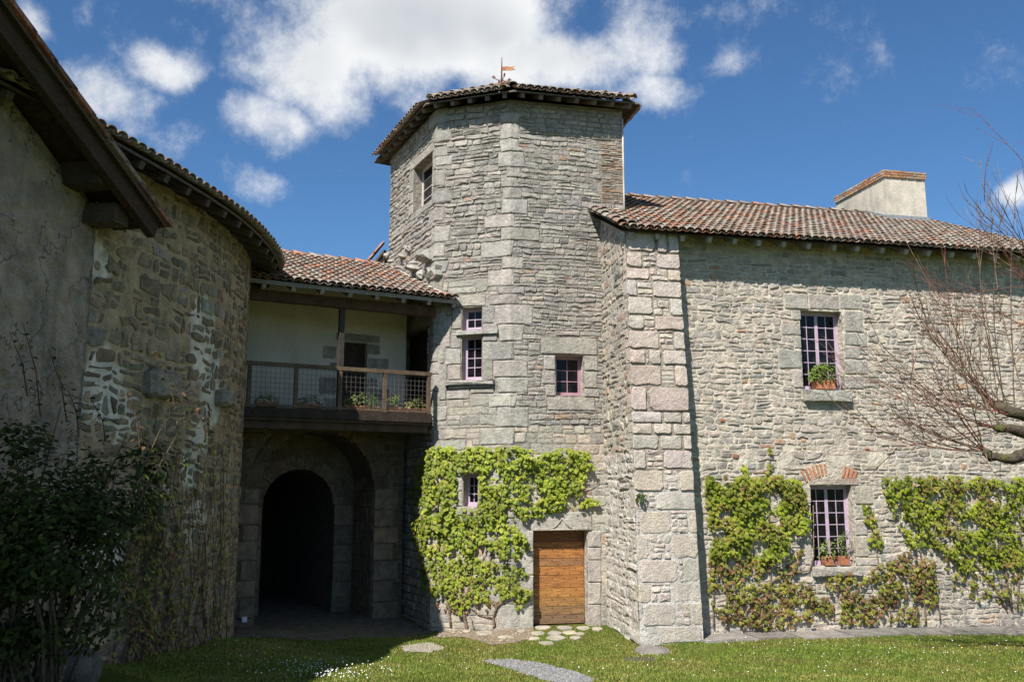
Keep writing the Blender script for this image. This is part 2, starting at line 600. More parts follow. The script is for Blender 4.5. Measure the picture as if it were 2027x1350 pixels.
def block(wl, r, parent, mat, col, rng, proud=.02, depth=.05, name='block', bev=.014, ch=.10, jit=.05, capj=.25, w0=0.0):
    """a dressed stone on rectangle r=(u0,u1,v0,v1)"""
    g = .005
    pts = outline(r[0] + g, r[1] - g, r[2] + g, r[3] - g, rng, ch, jit)
    vs, fs = stone_geo(wl, pts, proud, rng, bev, capj, -depth, w0)
    return MB().add(vs, fs, col).build(name, mat, parent, False)

def wall_face(wl, u0, u1, v0, v1, holes, mat, parent, col, name='wall', cell=.12, amp=.010, inside=None, reveal=.30, extra_u=(), seed=0, keep_reveal=True):
    us = {u0, u1, *extra_u}
    vs_ = {v0, v1}
    for h in holes:
        us |= {min(max(h[0], u0), u1), min(max(h[1], u0), u1)}
        vs_ |= {min(max(h[2], v0), v1), min(max(h[3], v0), v1)}
    def fill(s):
        s = sorted(s)
        o = []
        for a, b in zip(s, s[1:]):
            n = max(1, int(round((b - a) / cell)))
            o += [a + (b - a) * i / n for i in range(n)]
        return o + [s[-1]]
    U, VV = fill(us), fill(vs_)
    mb = MB()
    idx = {}
    for i, u in enumerate(U):
        for j, v in enumerate(VV):
            w = amp * noise.noise(Vector((u * 4 + seed, v * 4, 1.3))) + amp * .7 * noise.noise(Vector((u * 11, v * 11, seed + 5.1)))
            idx[i, j] = len(mb.v)
            mb.v.append(tuple(wl.map(u, v, w)))
            mb.c.append(col(u, v) if callable(col) else col)
    for i in range(len(U) - 1):
        for j in range(len(VV) - 1):
            cu, cv = (U[i] + U[i + 1]) / 2, (VV[j] + VV[j + 1]) / 2
            if any(h[0] < cu < h[1] and h[2] < cv < h[3] for h in holes):
                continue
            if inside and not inside(cu, cv):
                continue
            mb.f.append((idx[i, j], idx[i + 1, j], idx[i + 1, j + 1], idx[i, j + 1]))
    c0 = col(0, 0) if callable(col) else col
    for h in holes:
        a, b, c, d = h[:4]
        dp = h[4] if len(h) > 4 else reveal
        m = wl.map
        q = [m(a, c, .004), m(b, c, .004), m(b, d, .004), m(a, d, .004), m(a, c, -dp), m(b, c, -dp), m(b, d, -dp), m(a, d, -dp)]
        mb.add([tuple(x) for x in q], [(0, 1, 5, 4), (1, 2, 6, 5), (2, 3, 7, 6), (3, 0, 4, 7)], c0)
    return mb.build(name, mat, parent, False)

def prism(pts, z0, z1, mat, parent, name='core', col=(.2, .19, .17), tops=None):
    n = len(pts)
    mb = MB()
    vs = [(p[0], p[1], z0) for p in pts] + [(p[0], p[1], (tops[i] if tops else z1)) for i, p in enumerate(pts)]
    fs = [tuple(range(n - 1, -1, -1)), tuple(range(n, 2 * n))] + [(i, (i + 1) % n, n + (i + 1) % n, n + i) for i in range(n)]
    mb.add(vs, fs, col)
    return mb.build(name, mat, parent)

# ------------------------------------------------------------------ windows
LAV = (.46, .355, .45)
def window(wl, r, parent, depth=.2, leaves=1, cols=2, rows=3, col=LAV, glass=None, name='window', fr=.035, bar=.014, label=None):
    """frame with sashes; panes are sub-parts"""
    u0, u1, v0, v1 = r
    mb = MB()
    w0, w1 = -depth - .06, -depth
    mb.wbox(wl, u0, u1, v0, v0 + fr, w0, w1 + .012, col)
    mb.wbox(wl, u0, u1, v1 - fr, v1, w0, w1, col)
    mb.wbox(wl, u0, u0 + fr, v0 + fr, v1 - fr, w0, w1, col)
    mb.wbox(wl, u1 - fr, u1, v0 + fr, v1 - fr, w0, w1, col)
    win = mb.build(name, MT['paint'], parent)
    if label: win['label'] = label
    ia, ib, ic, id_ = u0 + fr, u1 - fr, v0 + fr, v1 - fr
    st = .03
    lw = (ib - ia) / leaves
    for q in range(leaves):
        a, b = ia + q * lw + .002, ia + (q + 1) * lw - .002
        sb = MB()
        z0, z1 = -depth - .045, -depth - .008
        sb.wbox(wl, a, b, ic + .002, ic + .045, z0, z1, col)
        sb.wbox(wl, a, b, id_ - .035, id_ - .002, z0, z1, col)
        sb.wbox(wl, a, a + st, ic + .045, id_ - .035, z0, z1, col)
        sb.wbox(wl, b - st, b, ic + .045, id_ - .035, z0, z1, col)
        pa, pb, pc, pd = a + st, b - st, ic + .045, id_ - .035
        for i in range(1, cols):
            x = pa + (pb - pa) * i / cols
            sb.wbox(wl, x - bar / 2, x + bar / 2, pc, pd, z0 + .006, z1 - .006, col)
        for j in range(1, rows):
            y = pc + (pd - pc) * j / rows
            sb.wbox(wl, pa, pb, y - bar / 2, y + bar / 2, z0 + .007, z1 - .007, col)
        sb.build('sash', MT['paint'], win)
        for i in range(cols):
            for j in range(rows):
                x0, x1 = pa + (pb - pa) * i / cols, pa + (pb - pa) * (i + 1) / cols
                y0, y1 = pc + (pd - pc) * j / rows, pc + (pd - pc) * (j + 1) / rows
                t = random.Random(i * 7 + j * 3 + q).uniform(-.003, .003)
                m = wl.map
                pm = MB()
                zz = -depth - .026
                P = [m(x0, y0, zz + t), m(x1, y0, zz - t), m(x1, y1, zz - t * .5), m(x0, y1, zz + t * .5)]
                B = [p - Vector((*wl.nrm((x0 + x1) / 2), 0)) * .004 for p in P]
                pm.add([tuple(p) for p in P + B], [(0, 1, 2, 3), (7, 6, 5, 4), (0, 4, 5, 1), (1, 5, 6, 2), (2, 6, 7, 3), (3, 7, 4, 0)], (.02, .02, .02))
                pm.build('pane', MT['glass'], win)
    # dark room behind the panes
    vb = MB()
    vb.wbox(wl, u0, u1, v0, v1, -depth - .075, -depth - .065, (.01, .01, .01))
    vb.build('room_backing', MT['dark_void'], win)
    return win

# ------------------------------------------------------------------ tiles
TP_ORANGE = [(3, (.33, .15, .09)), (2, (.28, .15, .10)), (3, (.25, .18, .135)), (2.5, (.27, .225, .18)), (.4, (.40, .2, .12)), (.5, (.16, .12, .095))]
TP_GREY = [(.6, (.29, .155, .10)), (2, (.23, .155, .12)), (3.5, (.235, .19, .155)), (3, (.255, .225, .19)), (.5, (.15, .12, .10)), (.2, (.34, .18, .11))]

def tile_arrays():
    """half-pipe tile: across x, up the slope y, covers convex / channels concave"""
    def half(r0, r1, L, th, sgn, zb):
        vs, fs = [], []
        n = 6
        for (r, y) in ((r0, 0.0), (r1, L)):
            for rr in (r, r - th):
                for i in range(n + 1):
                    a = math.pi * i / n
                    vs.append((-math.cos(a) * rr, y, zb + sgn * math.sin(a) * rr * .68))
        m = n + 1
        for i in range(n):
            o0, o1 = i, i + 1
            a, b, c, d = o0, o1, 2 * m + o1, 2 * m + o0
            q = [(a, b, c, d), (m + o1, m + o0, 3 * m + o0, 3 * m + o1), (o1, o0, m + o0, m + o1), (2 * m + o0, 2 * m + o1, 3 * m + o1, 3 * m + o0)]
            if sgn > 0:
                q = [tuple(reversed(x)) for x in q]
            fs += q
        return np.array(vs), fs
    cover = half(.088, .066, .42, .014, 1, .056)
    chan = half(.074, .088, .42, .014, -1, .074)
    return cover, chan
COVER, CHAN = tile_arrays()
TILE_CACHE = {}
def tile_mesh(kind, ci, c):
    key = (kind, ci)
    if key not in TILE_CACHE:
        a, f = COVER if kind == 'cover' else CHAN
        TILE_CACHE[key] = MB().add([tuple(q) for q in a], f, c).mesh('tile', MT['tile'], True)
    return TILE_CACHE[key]

def roof_tiles(parent, A, B, run, tanp, rng, pal, nind=200, sp=.162, step=.30, keep=None, palf=None, over=.05, ckey='g'):
    A, B = Vector(A), Vector(B)
    e = (B - A).normalized()
    up = Vector((-e.y, e.x, 0)).normalized()
    c = 1 / math.sqrt(1 + tanp * tanp)
    Sd = Vector((up.x * c, up.y * c, tanp * c))
    N = e.cross(Sd).normalized()
    L = (B - A).length
    rows = int(run / c / step) + 1
    cols = int(L / sp) + 1
    items = []
    for j in range(rows):
        for i in range(cols):
            for kind in ('cover', 'chan'):
                x = (i + (.5 if kind == 'chan' else 0.0)) * sp
                if x > L + .02:
                    continue
                base = A + e * (x + rng.uniform(-.008, .008)) + Sd * (j * step - over + rng.uniform(-.014, .014))
                mid = base + Sd * .2
                if keep and not keep(mid.x, mid.y):
                    continue
                lift = .018 * (1 if kind == 'cover' else .6)
                ry = rng.uniform(-.05, .05)
                ty = (Sd - N * (lift / .46 * 1.6)).normalized()
                tx = (e * math.cos(ry) + Sd * math.sin(ry) * .5).normalized()
                tz = tx.cross(ty).normalized()
                ty = tz.cross(tx).normalized()
                M = Matrix((tx, ty, tz)).transposed()
                loc = base + N * (.012 + lift + rng.uniform(0, .006))
                items.append((kind, M, loc, (palf(loc) if palf else pal), j))
    items.sort(key=lambda q: (q[2] - Vector((0, 0, H))).length + (0.9 if q[0] == 'chan' and q[4] > 0 else 0))
    rest = MB()
    for n, (kind, M, loc, pl, j) in enumerate(items):
        col = pick(pl, rng, .2)
        if n < nind:
            ci = (id(pl), rng.randrange(14))
            o = link('tile', tile_mesh(kind, ci, col), parent, loc)
            o.rotation_euler = M.to_euler()
        else:
            a, f = COVER if kind == 'cover' else CHAN
            q = a @ np.array(M).T + np.array(loc)
            rest.add([tuple(x) for x in q], f, col)
    o = rest.build('more_tiles', MT['tile'], parent, True)
    if o: o['kind'] = 'stuff'
    return e, up, Sd, N

def half_round_run(parent, p0, p1, rng, pal, name='ridge_tile', r=.11, L=.42, zoff=.05):
    """row of half-pipe tiles along a ridge, hip or verge"""
    p0, p1 = Vector(p0), Vector(p1)
    d = (p1 - p0)
    n = max(1, int(d.length / (L * .85)))
    d.normalize()
    side = d.cross(Vector((0, 0, 1))).normalized()
    up = side.cross(d).normalized()
    a, f = COVER
    sc = np.array([r / .088, 1, r / .088])
    for i in range(n):
        loc = p0 + d * (i * (p1 - p0).length / n) + up * (zoff + rng.uniform(-.01, .01))
        M = Matrix((side, (d - up * .06).normalized(), up)).transposed()
        me = MB().add([tuple(q) for q in a * sc], f, pick(pal, rng, .2)).mesh(name, MT['tile'], True)
        o = link(name, me, parent, loc)
        o.rotation_euler = M.to_euler()

# ------------------------------------------------------------------ leaves
def leaf_geo(kind='vine'):
    if kind == 'vine':
        out = [(0, .06), (.22, .16), (.50, -.08), (.30, -.22), (.26, -.40), (0, -.66), (-.26, -.40), (-.30, -.22), (-.50, -.08), (-.22, .16)]
        z = [-.02, .0, -.10, -.02, -.05, -.16, -.05, -.02, -.10, .0]
        cen = (0, -.12, .07)
    else:
        out = [(0, .1), (.16, -.05), (.2, -.3), (.1, -.58), (0, -.75), (-.1, -.58), (-.2, -.3), (-.16, -.05)]
        z = [0, .03, .04, 0, -.08, 0, .04, .03]
        cen = (0, -.3, -.02)
    vs = [(x, y, q) for (x, y), q in zip(out, z)] + [cen]
    n = len(out)
    return np.array(vs), [((i + 1) % n, i, n) for i in range(n)]
LEAF = {'vine': leaf_geo('vine'), 'bush': leaf_geo('bush')}
LEAF = {k_: (a_, [tuple(f_) for f_ in fs_]) for k_, (a_, fs_) in LEAF.items()}
LEAF_CACHE = {}
def put_leaves(parent, items, mat, nind=300, kind='vine', name='leaf', stuff='foliage'):
    """items: (loc, M, size, colour)"""
    items = sorted(items, key=lambda q: (q[0] - Vector((0, 0, H))).length)
    rest = MB()
    a, f = LEAF[kind]
    stepk = max(1, len(items) // max(nind, 1))
    ind = set(range(0, len(items), stepk)) if nind else set()
    cnt = 0
    for i, (loc, M, s, c) in enumerate(items):
        if i in ind and cnt < nind:
            cnt += 1
            key = (kind, mat, tuple(round(q * 40) for q in c))
            if key not in LEAF_CACHE:
                LEAF_CACHE[key] = MB().add([tuple(q) for q in a], f, c).mesh('leaf', MT[mat], True)
            o = link(name, LEAF_CACHE[key], parent, loc)
            o.rotation_euler = M.to_euler()
            o.scale = (s, s, s)
        else:
            q = (a * s) @ np.array(M).T + np.array(loc)
            rest.add([tuple(x) for x in q], f, c)
    o = rest.build(stuff, MT[mat], parent, True)
    if o: o['kind'] = 'stuff'

def leaf_frame(nv, rng, droop=.6, yaw=.6):
    z = (nv + Vector((0, 0, 1)) * rng.uniform(droop * .5, droop * 1.5) + Vector((rng.uniform(-.35, .35), rng.uniform(-.35, .35), rng.uniform(-.2, .2)))).normalized()
    y = Vector((0, 0, 1)) - z * z.z
    y.normalize()
    x = y.cross(z).normalized()
    a = rng.uniform(-yaw, yaw)
    x2 = x * math.cos(a) + y * math.sin(a)
    y2 = z.cross(x2).normalized()
    return Matrix((x2, y2, z)).transposed()

def inpoly(x, y, P):
    c = False
    j = len(P) - 1
    for i in range(len(P)):
        if (P[i][1] > y) != (P[j][1] > y) and x < (P[j][0] - P[i][0]) * (y - P[i][1]) / (P[j][1] - P[i][1]) + P[i][0]:
            c = not c
        j = i
    return c
#@@PART2
# ------------------------------------------------------------------ plan of the courtyard
def dirv(deg):
    return Vector((math.sin(R(deg)), math.cos(R(deg))))
D78 = dirv(78)
N78 = Vector((D78.y, -D78.x))
C1 = Vector((-.03, 17.6))
C0 = C1 + Vector((-.955, .297)) * 1.665
CL = C0 + Vector((-.44, .898)) * 3.1
CR = C1 + D78 * 2.47
TR, TM, TL = Wall([C1, CR]), Wall([C0, C1]), Wall([CL, C0])
WP = Vector((3.556, 16.75))                      # a point of the wing's wall face
BU = [2.12, 3.26, 2.08, 3.10]                    # buttress X at base and top
def wr_at(X):
    return WP + D78 * ((X - WP.x) / D78.x)
W0 = wr_at(2.105)
WR = Wall([W0, W0 + D78 * 9.6])
BD0, BD1 = .52, .30                              # buttress projection, base and top
# gate front, balcony front, round wall, plastered gable
DG = dirv(61.7)
NG = Vector((DG.y, -DG.x))
B0 = Vector((-4.93, 16.08))
BW = Wall([B0, B0 + DG * 4.2])
GF0 = Vector((-4.97, 17.8)) - DG * .9
GW = Wall([GF0, GF0 + DG * 3.9])
RND = [(-6.55, 6.0), (-5.75, 8.0), (-5.18, 10.0), (-4.94, 11.0), (-4.75, 12.0), (-4.64, 12.8), (-4.60, 13.6), (-4.62, 14.4), (-4.68, 15.1), (-4.80, 15.8), (-5.0, 16.4), (-5.3, 17.0), (-5.75, 17.6)]
RW = Wall(RND, smooth=True)
NB1 = Vector((-5.0, 10.25))
NBD = dirv(9.1)
NW = Wall([NB1 - NBD * 8.0, NB1])

# ------------------------------------------------------------------ ground
wr_far = WR.map(9.0, 0)
GC = [(-5.6, 17.6, .02), (-4.9, 17.6, .0), (-4.75, 16.0, .17), (-4.6, 13.5, .38), (-4.75, 12, .50), (-5.2, 10, .75), (-3.0, 19.1, -.02), (-1.6, 18.0, -.13), (-.8, 17.8, -.08),
      (0, 17.5, -.01), (.945, 17.7, 0), (1.75, 17.9, 0), (2.1, 15.8, -.05), (3.25, 16.1, -.02), (3.6, 16.7, 0), (6, 17.2, .0), (9.2, 17.9, -.05), (13, 18.5, -.05),
      (0, 15, .02), (-2.5, 15, .08), (5, 14, .08), (9, 14, .10), (0, 11.3, .20), (-3, 11.3, .36), (4, 11.3, .20), (9, 11, .25), (0, 6, .62), (-4, 6, .85), (6, 6, .65), (0, 0, 1.05), (-6, 0, 1.2), (8, 0, 1.05),
      (-5, 22, 0), (0, 22, 0), (8, 22, 0), (15, 10, .25), (-9, 10, .8), (0, -8, 1.2)]
GA = np.array(GC)
def gz(x, y):
    d2 = (GA[:, 0] - x) ** 2 + (GA[:, 1] - y) ** 2 + .12
    w = 1 / d2 ** 1.6
    z = float((w * GA[:, 2]).sum() / w.sum())
    far = max(0.0, math.hypot(x, y - 12) - 16) / 25
    z = z * max(0.0, 1 - far)
    return z + .012 * noise.noise(Vector((x * 1.4, y * 1.4, 2.2)))
def gpix(px, py):
    """where the line of sight through a pixel meets the ground"""
    r = ray(px, py)
    t = (0 - H) / r.z
    for _ in range(12):
        z = gz(r.x * t, r.y * t)
        t = .5 * t + .5 * (z - H) / r.z
    return Vector((r.x * t, r.y * t, gz(r.x * t, r.y * t)))

def ground():
    def axis(lo_, hi_, st, far):
        a = list(np.arange(lo_, hi_ + .01, st))
        s, d, x = [], st, hi_
        while x < far:
            d *= 1.45
            x += d
            s.append(x)
        q, d, x = [], st, lo_
        while x > -far:
            d *= 1.45
            x -= d
            q.append(x)
        return list(reversed(q)) + a + s
    X, Y = axis(-7, 12, .22, 900), axis(6, 21, .22, 900)
    mb = MB()
    for y in Y:
        for x in X:
            mb.v.append((x, y, gz(x, y)))
            mb.c.append((.3, .3, .3))
    n = len(X)
    for j in range(len(Y) - 1):
        for i in range(n - 1):
            mb.f.append((j * n + i, j * n + i + 1, (j + 1) * n + i + 1, (j + 1) * n + i))
    o = mb.build('lawn', MT['lawn'], None, True, loc=(0, 0, 0))
    tag(o, 'mown green lawn of the courtyard with brownish patches', 'lawn', kind='structure')
ground()

def sheet(name, poly, off, mat, col, label, cat, cell=.05, rough=.06, parent=None, kind='structure', seed=0):
    """patch of ground with a ragged outline, draped on the terrain"""
    xs, ys = [p[0] for p in poly], [p[1] for p in poly]
    mb = MB()
    ids = {}
    def vid(i, j):
        if (i, j) not in ids:
            x, y = min(xs) + i * cell, min(ys) + j * cell
            ids[i, j] = len(mb.v)
            mb.v.append((x, y, gz(x, y) + off + .006 * noise.noise(Vector((x * 9, y * 9, seed)))))
            mb.c.append(col)
        return ids[i, j]
    for i in range(int((max(xs) - min(xs)) / cell) + 1):
        for j in range(int((max(ys) - min(ys)) / cell) + 1):
            x, y = min(xs) + (i + .5) * cell, min(ys) + (j + .5) * cell
            wx = x + rough * noise.noise(Vector((x * 4, y * 4, seed))) + rough * .6 * noise.noise(Vector((x * 13, y * 13, seed)))
            wy = y + rough * noise.noise(Vector((x * 4, y * 4, seed + 8)))
            if inpoly(wx, wy, poly):
                mb.f.append((vid(i, j), vid(i + 1, j), vid(i + 1, j + 1), vid(i, j + 1)))
    o = mb.build(name, mat, parent, True)
    return tag(o, label, cat, kind=kind)

GRAVEL = [gpix(*p)[:2] for p in [(955, 1307), (1010, 1304), (1075, 1313), (1130, 1327), (1172, 1343), (1168, 1352), (1100, 1352), (1045, 1336), (995, 1320)]]
DIRT = [gpix(*p)[:2] for p in [(858, 1262), (872, 1243), (1056, 1236), (1056, 1262), (1020, 1272), (975, 1277), (920, 1262), (890, 1262)]]
DIRT2 = [gpix(*p)[:2] for p in [(795, 1278), (850, 1272), (885, 1283), (850, 1292), (800, 1290)]]
ARCHP = [tuple(q[:2]) for q in (gpix(440, 1262), GW.map(.55, 0, .15), GW.map(.7, 0, -6.6), GW.map(3.3, 0, -6.6), GW.map(3.85, 0, -.2), gpix(862, 1250), gpix(780, 1262), gpix(640, 1268))]
sheet('gravel_patch', GRAVEL, .008, MT['gravel'], (.22, .22, .22), 'grey gravel patch showing through the lawn at the bottom centre', 'gravel', seed=1)
sheet('dirt_bed', DIRT, .010, MT['dirt'], (.21, .165, .115), 'bare brown earth under the vine beside the plank door', 'earth', seed=2)
sheet('worn_earth', DIRT2, .008, MT['gravel'], (.30, .27, .21), 'pale worn earth at the edge of the shadow on the lawn', 'earth', seed=3)
sheet('gateway_ground', ARCHP, .010, MT['dirt'], (.13, .11, .085), 'trodden earth in front of the dark archway', 'earth', seed=4)

PATHP = []
def make_path():
    """stone walk along the foot of the wing, slab by slab"""
    rng = random.Random(5)
    root = link('path', None, None, WR.map(4, 0, .4))
    tag(root, 'grey stone path along the foot of the right-hand wall', 'path', kind='structure')
    bu1 = (wr_at(3.26) - W0).length
    u = bu1 - .05
    while u < 9.5:
        L = rng.uniform(.7, 1.25)
        z = gz(*WR.map(u + L / 2, 0, .35)[:2]) + .03
        wd = .62 + .04 * u + rng.uniform(-.11, .06)
        pts = outline(u + .008, u + L - .008, 0, 1, rng, .08, .05)
        top = [(p[0], -.06 + (wd + .06) * p[1]) for p in pts]
        vs = [tuple(WR.map(a, z + rng.uniform(-.006, .006), b)) for a, b in top]
        vs += [(x, y, z_ - .12) for (x, y, z_) in vs]
        n = len(top)
        mb = MB().add(vs, [tuple(range(n - 1, -1, -1))] + [((i + 1) % n, i, n + i, n + (i + 1) % n) for i in range(n)], pick([(1, (.20, .185, .165))], rng, .18))
        mb.build('slab', MT['slab'], root)
        u += L
    PATHP.extend([WR.map(bu1 - .1, 0, -.2)[:2], WR.map(bu1 - .1, 0, .50)[:2], WR.map(9.6, 0, .84)[:2], WR.map(9.6, 0, -.2)[:2]])
make_path()

def flagstones():
    rng = random.Random(8)
    root = link('doorstep_paving', None, None, gpix(1110, 1255))
    tag(root, 'irregular flagstones set in grass before the plank door', 'paving', kind='structure')
    P = [(1076, 1243, 36, 8), (1118, 1244, 34, 7), (1155, 1244, 30, 8), (1182, 1246, 26, 6), (1065, 1254, 30, 8), (1098, 1254, 28, 7), (1128, 1253, 28, 6), (1148, 1255, 20, 5),
         (1058, 1266, 22, 5), (1100, 1264, 40, 9), (1138, 1263, 22, 6), (1082, 1274, 30, 6), (1032, 1250, 20, 6), (960, 1254, 38, 8), (925, 1250, 18, 6), (900, 1247, 20, 6), (985, 1248, 16, 5), (1000, 1262, 30, 6)]
    for (px, py, w, h) in P:
        c = gpix(px, py)
        rx, ry = w / 2 / 105, h / 2 / 105 * 6.2
        n = 9
        pts = [(c.x + math.cos(2 * math.pi * i / n) * rx * rng.uniform(.8, 1.12), c.y + math.sin(2 * math.pi * i / n) * ry * rng.uniform(.8, 1.12)) for i in range(n)]
        t = .022 + rng.uniform(0, .012)
        vs = [(x, y, gz(x, y) - .05) for x, y in pts] + [(x, y, c.z + t * .7) for x, y in pts] + [(c.x + (x - c.x) * .88, c.y + (y - c.y) * .88, c.z + t + rng.uniform(-.003, .003)) for x, y in pts]
        fs = [(i, (i + 1) % n, n + (i + 1) % n, n + i) for i in range(n)] + [(n + i, n + (i + 1) % n, 2 * n + (i + 1) % n, 2 * n + i) for i in range(n)] + [tuple(range(2 * n, 3 * n))]
        MB().add(vs, fs, pick([(1, (.38, .34, .27)), (1, (.33, .30, .25))], rng, .12)).build('flagstone', MT['slab'], root)
flagstones()

# ------------------------------------------------------------------ palettes
GREY = [(4, (.285, .265, .236)), (3, (.248, .232, .21)), (2, (.31, .282, .244)), (1, (.33, .295, .248)), (.3, (.30, .22, .16))]
GREYL = [(3, (.36, .33, .27)), (3, (.30, .285, .245)), (1.5, (.42, .36, .28)), (.6, (.38, .27, .2))]
WARM = [(4, (.38, .335, .28)), (3, (.335, .305, .265)), (2, (.41, .35, .285)), (1, (.27, .25, .225)), (.14, (.38, .25, .17))]
PINK = [(3, (.46, .40, .35)), (1.2, (.47, .375, .33)), (2, (.44, .40, .35)), (1, (.48, .42, .34))]
BROWN = [(3, (.22, .18, .125)), (2, (.185, .16, .12)), (2, (.25, .195, .13)), (1, (.17, .125, .085)), (1, (.23, .215, .185))]
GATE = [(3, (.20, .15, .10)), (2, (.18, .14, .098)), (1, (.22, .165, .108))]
ASH = [(3, (.305, .285, .254)), (2, (.33, .305, .267)), (1, (.275, .257, .23))]
GATE_SHADED = [(3, (.12, .085, .055)), (2, (.105, .08, .053)), (1, (.14, .1, .065))]  # gate stone darkened again, the balcony's shade put into its colour
BRICKP = [(2, (.37, .17, .10)), (1, (.33, .16, .105)), (1, (.42, .24, .15))]
WOODC = (.085, .055, .035)
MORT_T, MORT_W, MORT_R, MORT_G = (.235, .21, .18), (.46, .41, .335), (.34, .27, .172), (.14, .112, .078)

def corner_block(wa, wb, a, b, v0, v1, parent, mat, col, rng, proud=.03, name='quoin'):
    """one dressed stone wrapping a corner: length a on the left face (its right end), b on the right face"""
    g, bv = .006, .016
    v0 += g
    v1 -= g
    La = wa.L
    jl, jr = rng.uniform(-.03, .03), rng.uniform(-.03, .03)
    nrm = (wa.sn[-1] + wb.sn[0])
    cs = wa.sn[-1].dot(wb.sn[0])
    cor = lambda v, w: Vector((*(wa.p[-1] + nrm * (w / (1 + cs))), v))
    rows = []
    for (v, w, ins) in ((v0, -.05, 0), (v0, proud * .5, 0), (v0 + bv, proud, bv), (v1 - bv, proud, bv), (v1, proud * .5, 0), (v1, -.05, 0)):
        jw = lambda: rng.uniform(-.009, .007)
        xl, xr = La - a + (jl if v < (v0 + v1) / 2 else -jl), b + (jr if v < (v0 + v1) / 2 else -jr)
        rows.append([wa.map(xl, v, -.05), wa.map(xl, v, min(w, proud * .5)), wa.map(xl + bv, v, w + jw()), wa.map(La - a * .5, v, w + jw()), cor(v, w + jw()),
                     wb.map(b * .5, v, w + jw()), wb.map(xr - bv, v, w + jw()), wb.map(xr, v, min(w, proud * .5)), wb.map(xr, v, -.05)])
        for q_ in rows[-1]:
            q_.z += rng.uniform(-.006, .006)
    n = len(rows[0])
    vs = [tuple(p) for r_ in rows for p in r_]
    fs = [(j * n + i, j * n + i + 1, (j + 1) * n + i + 1, (j + 1) * n + i) for j in range(len(rows) - 1) for i in range(n - 1)]
    return MB().add(vs, fs, col).build(name, mat, parent, False)
# ------------------------------------------------------------------ stair tower
def blocked(rs, pad=.0):
    return [(a - pad, b + pad, c - pad, d + pad) for (a, b, c, d) in rs]

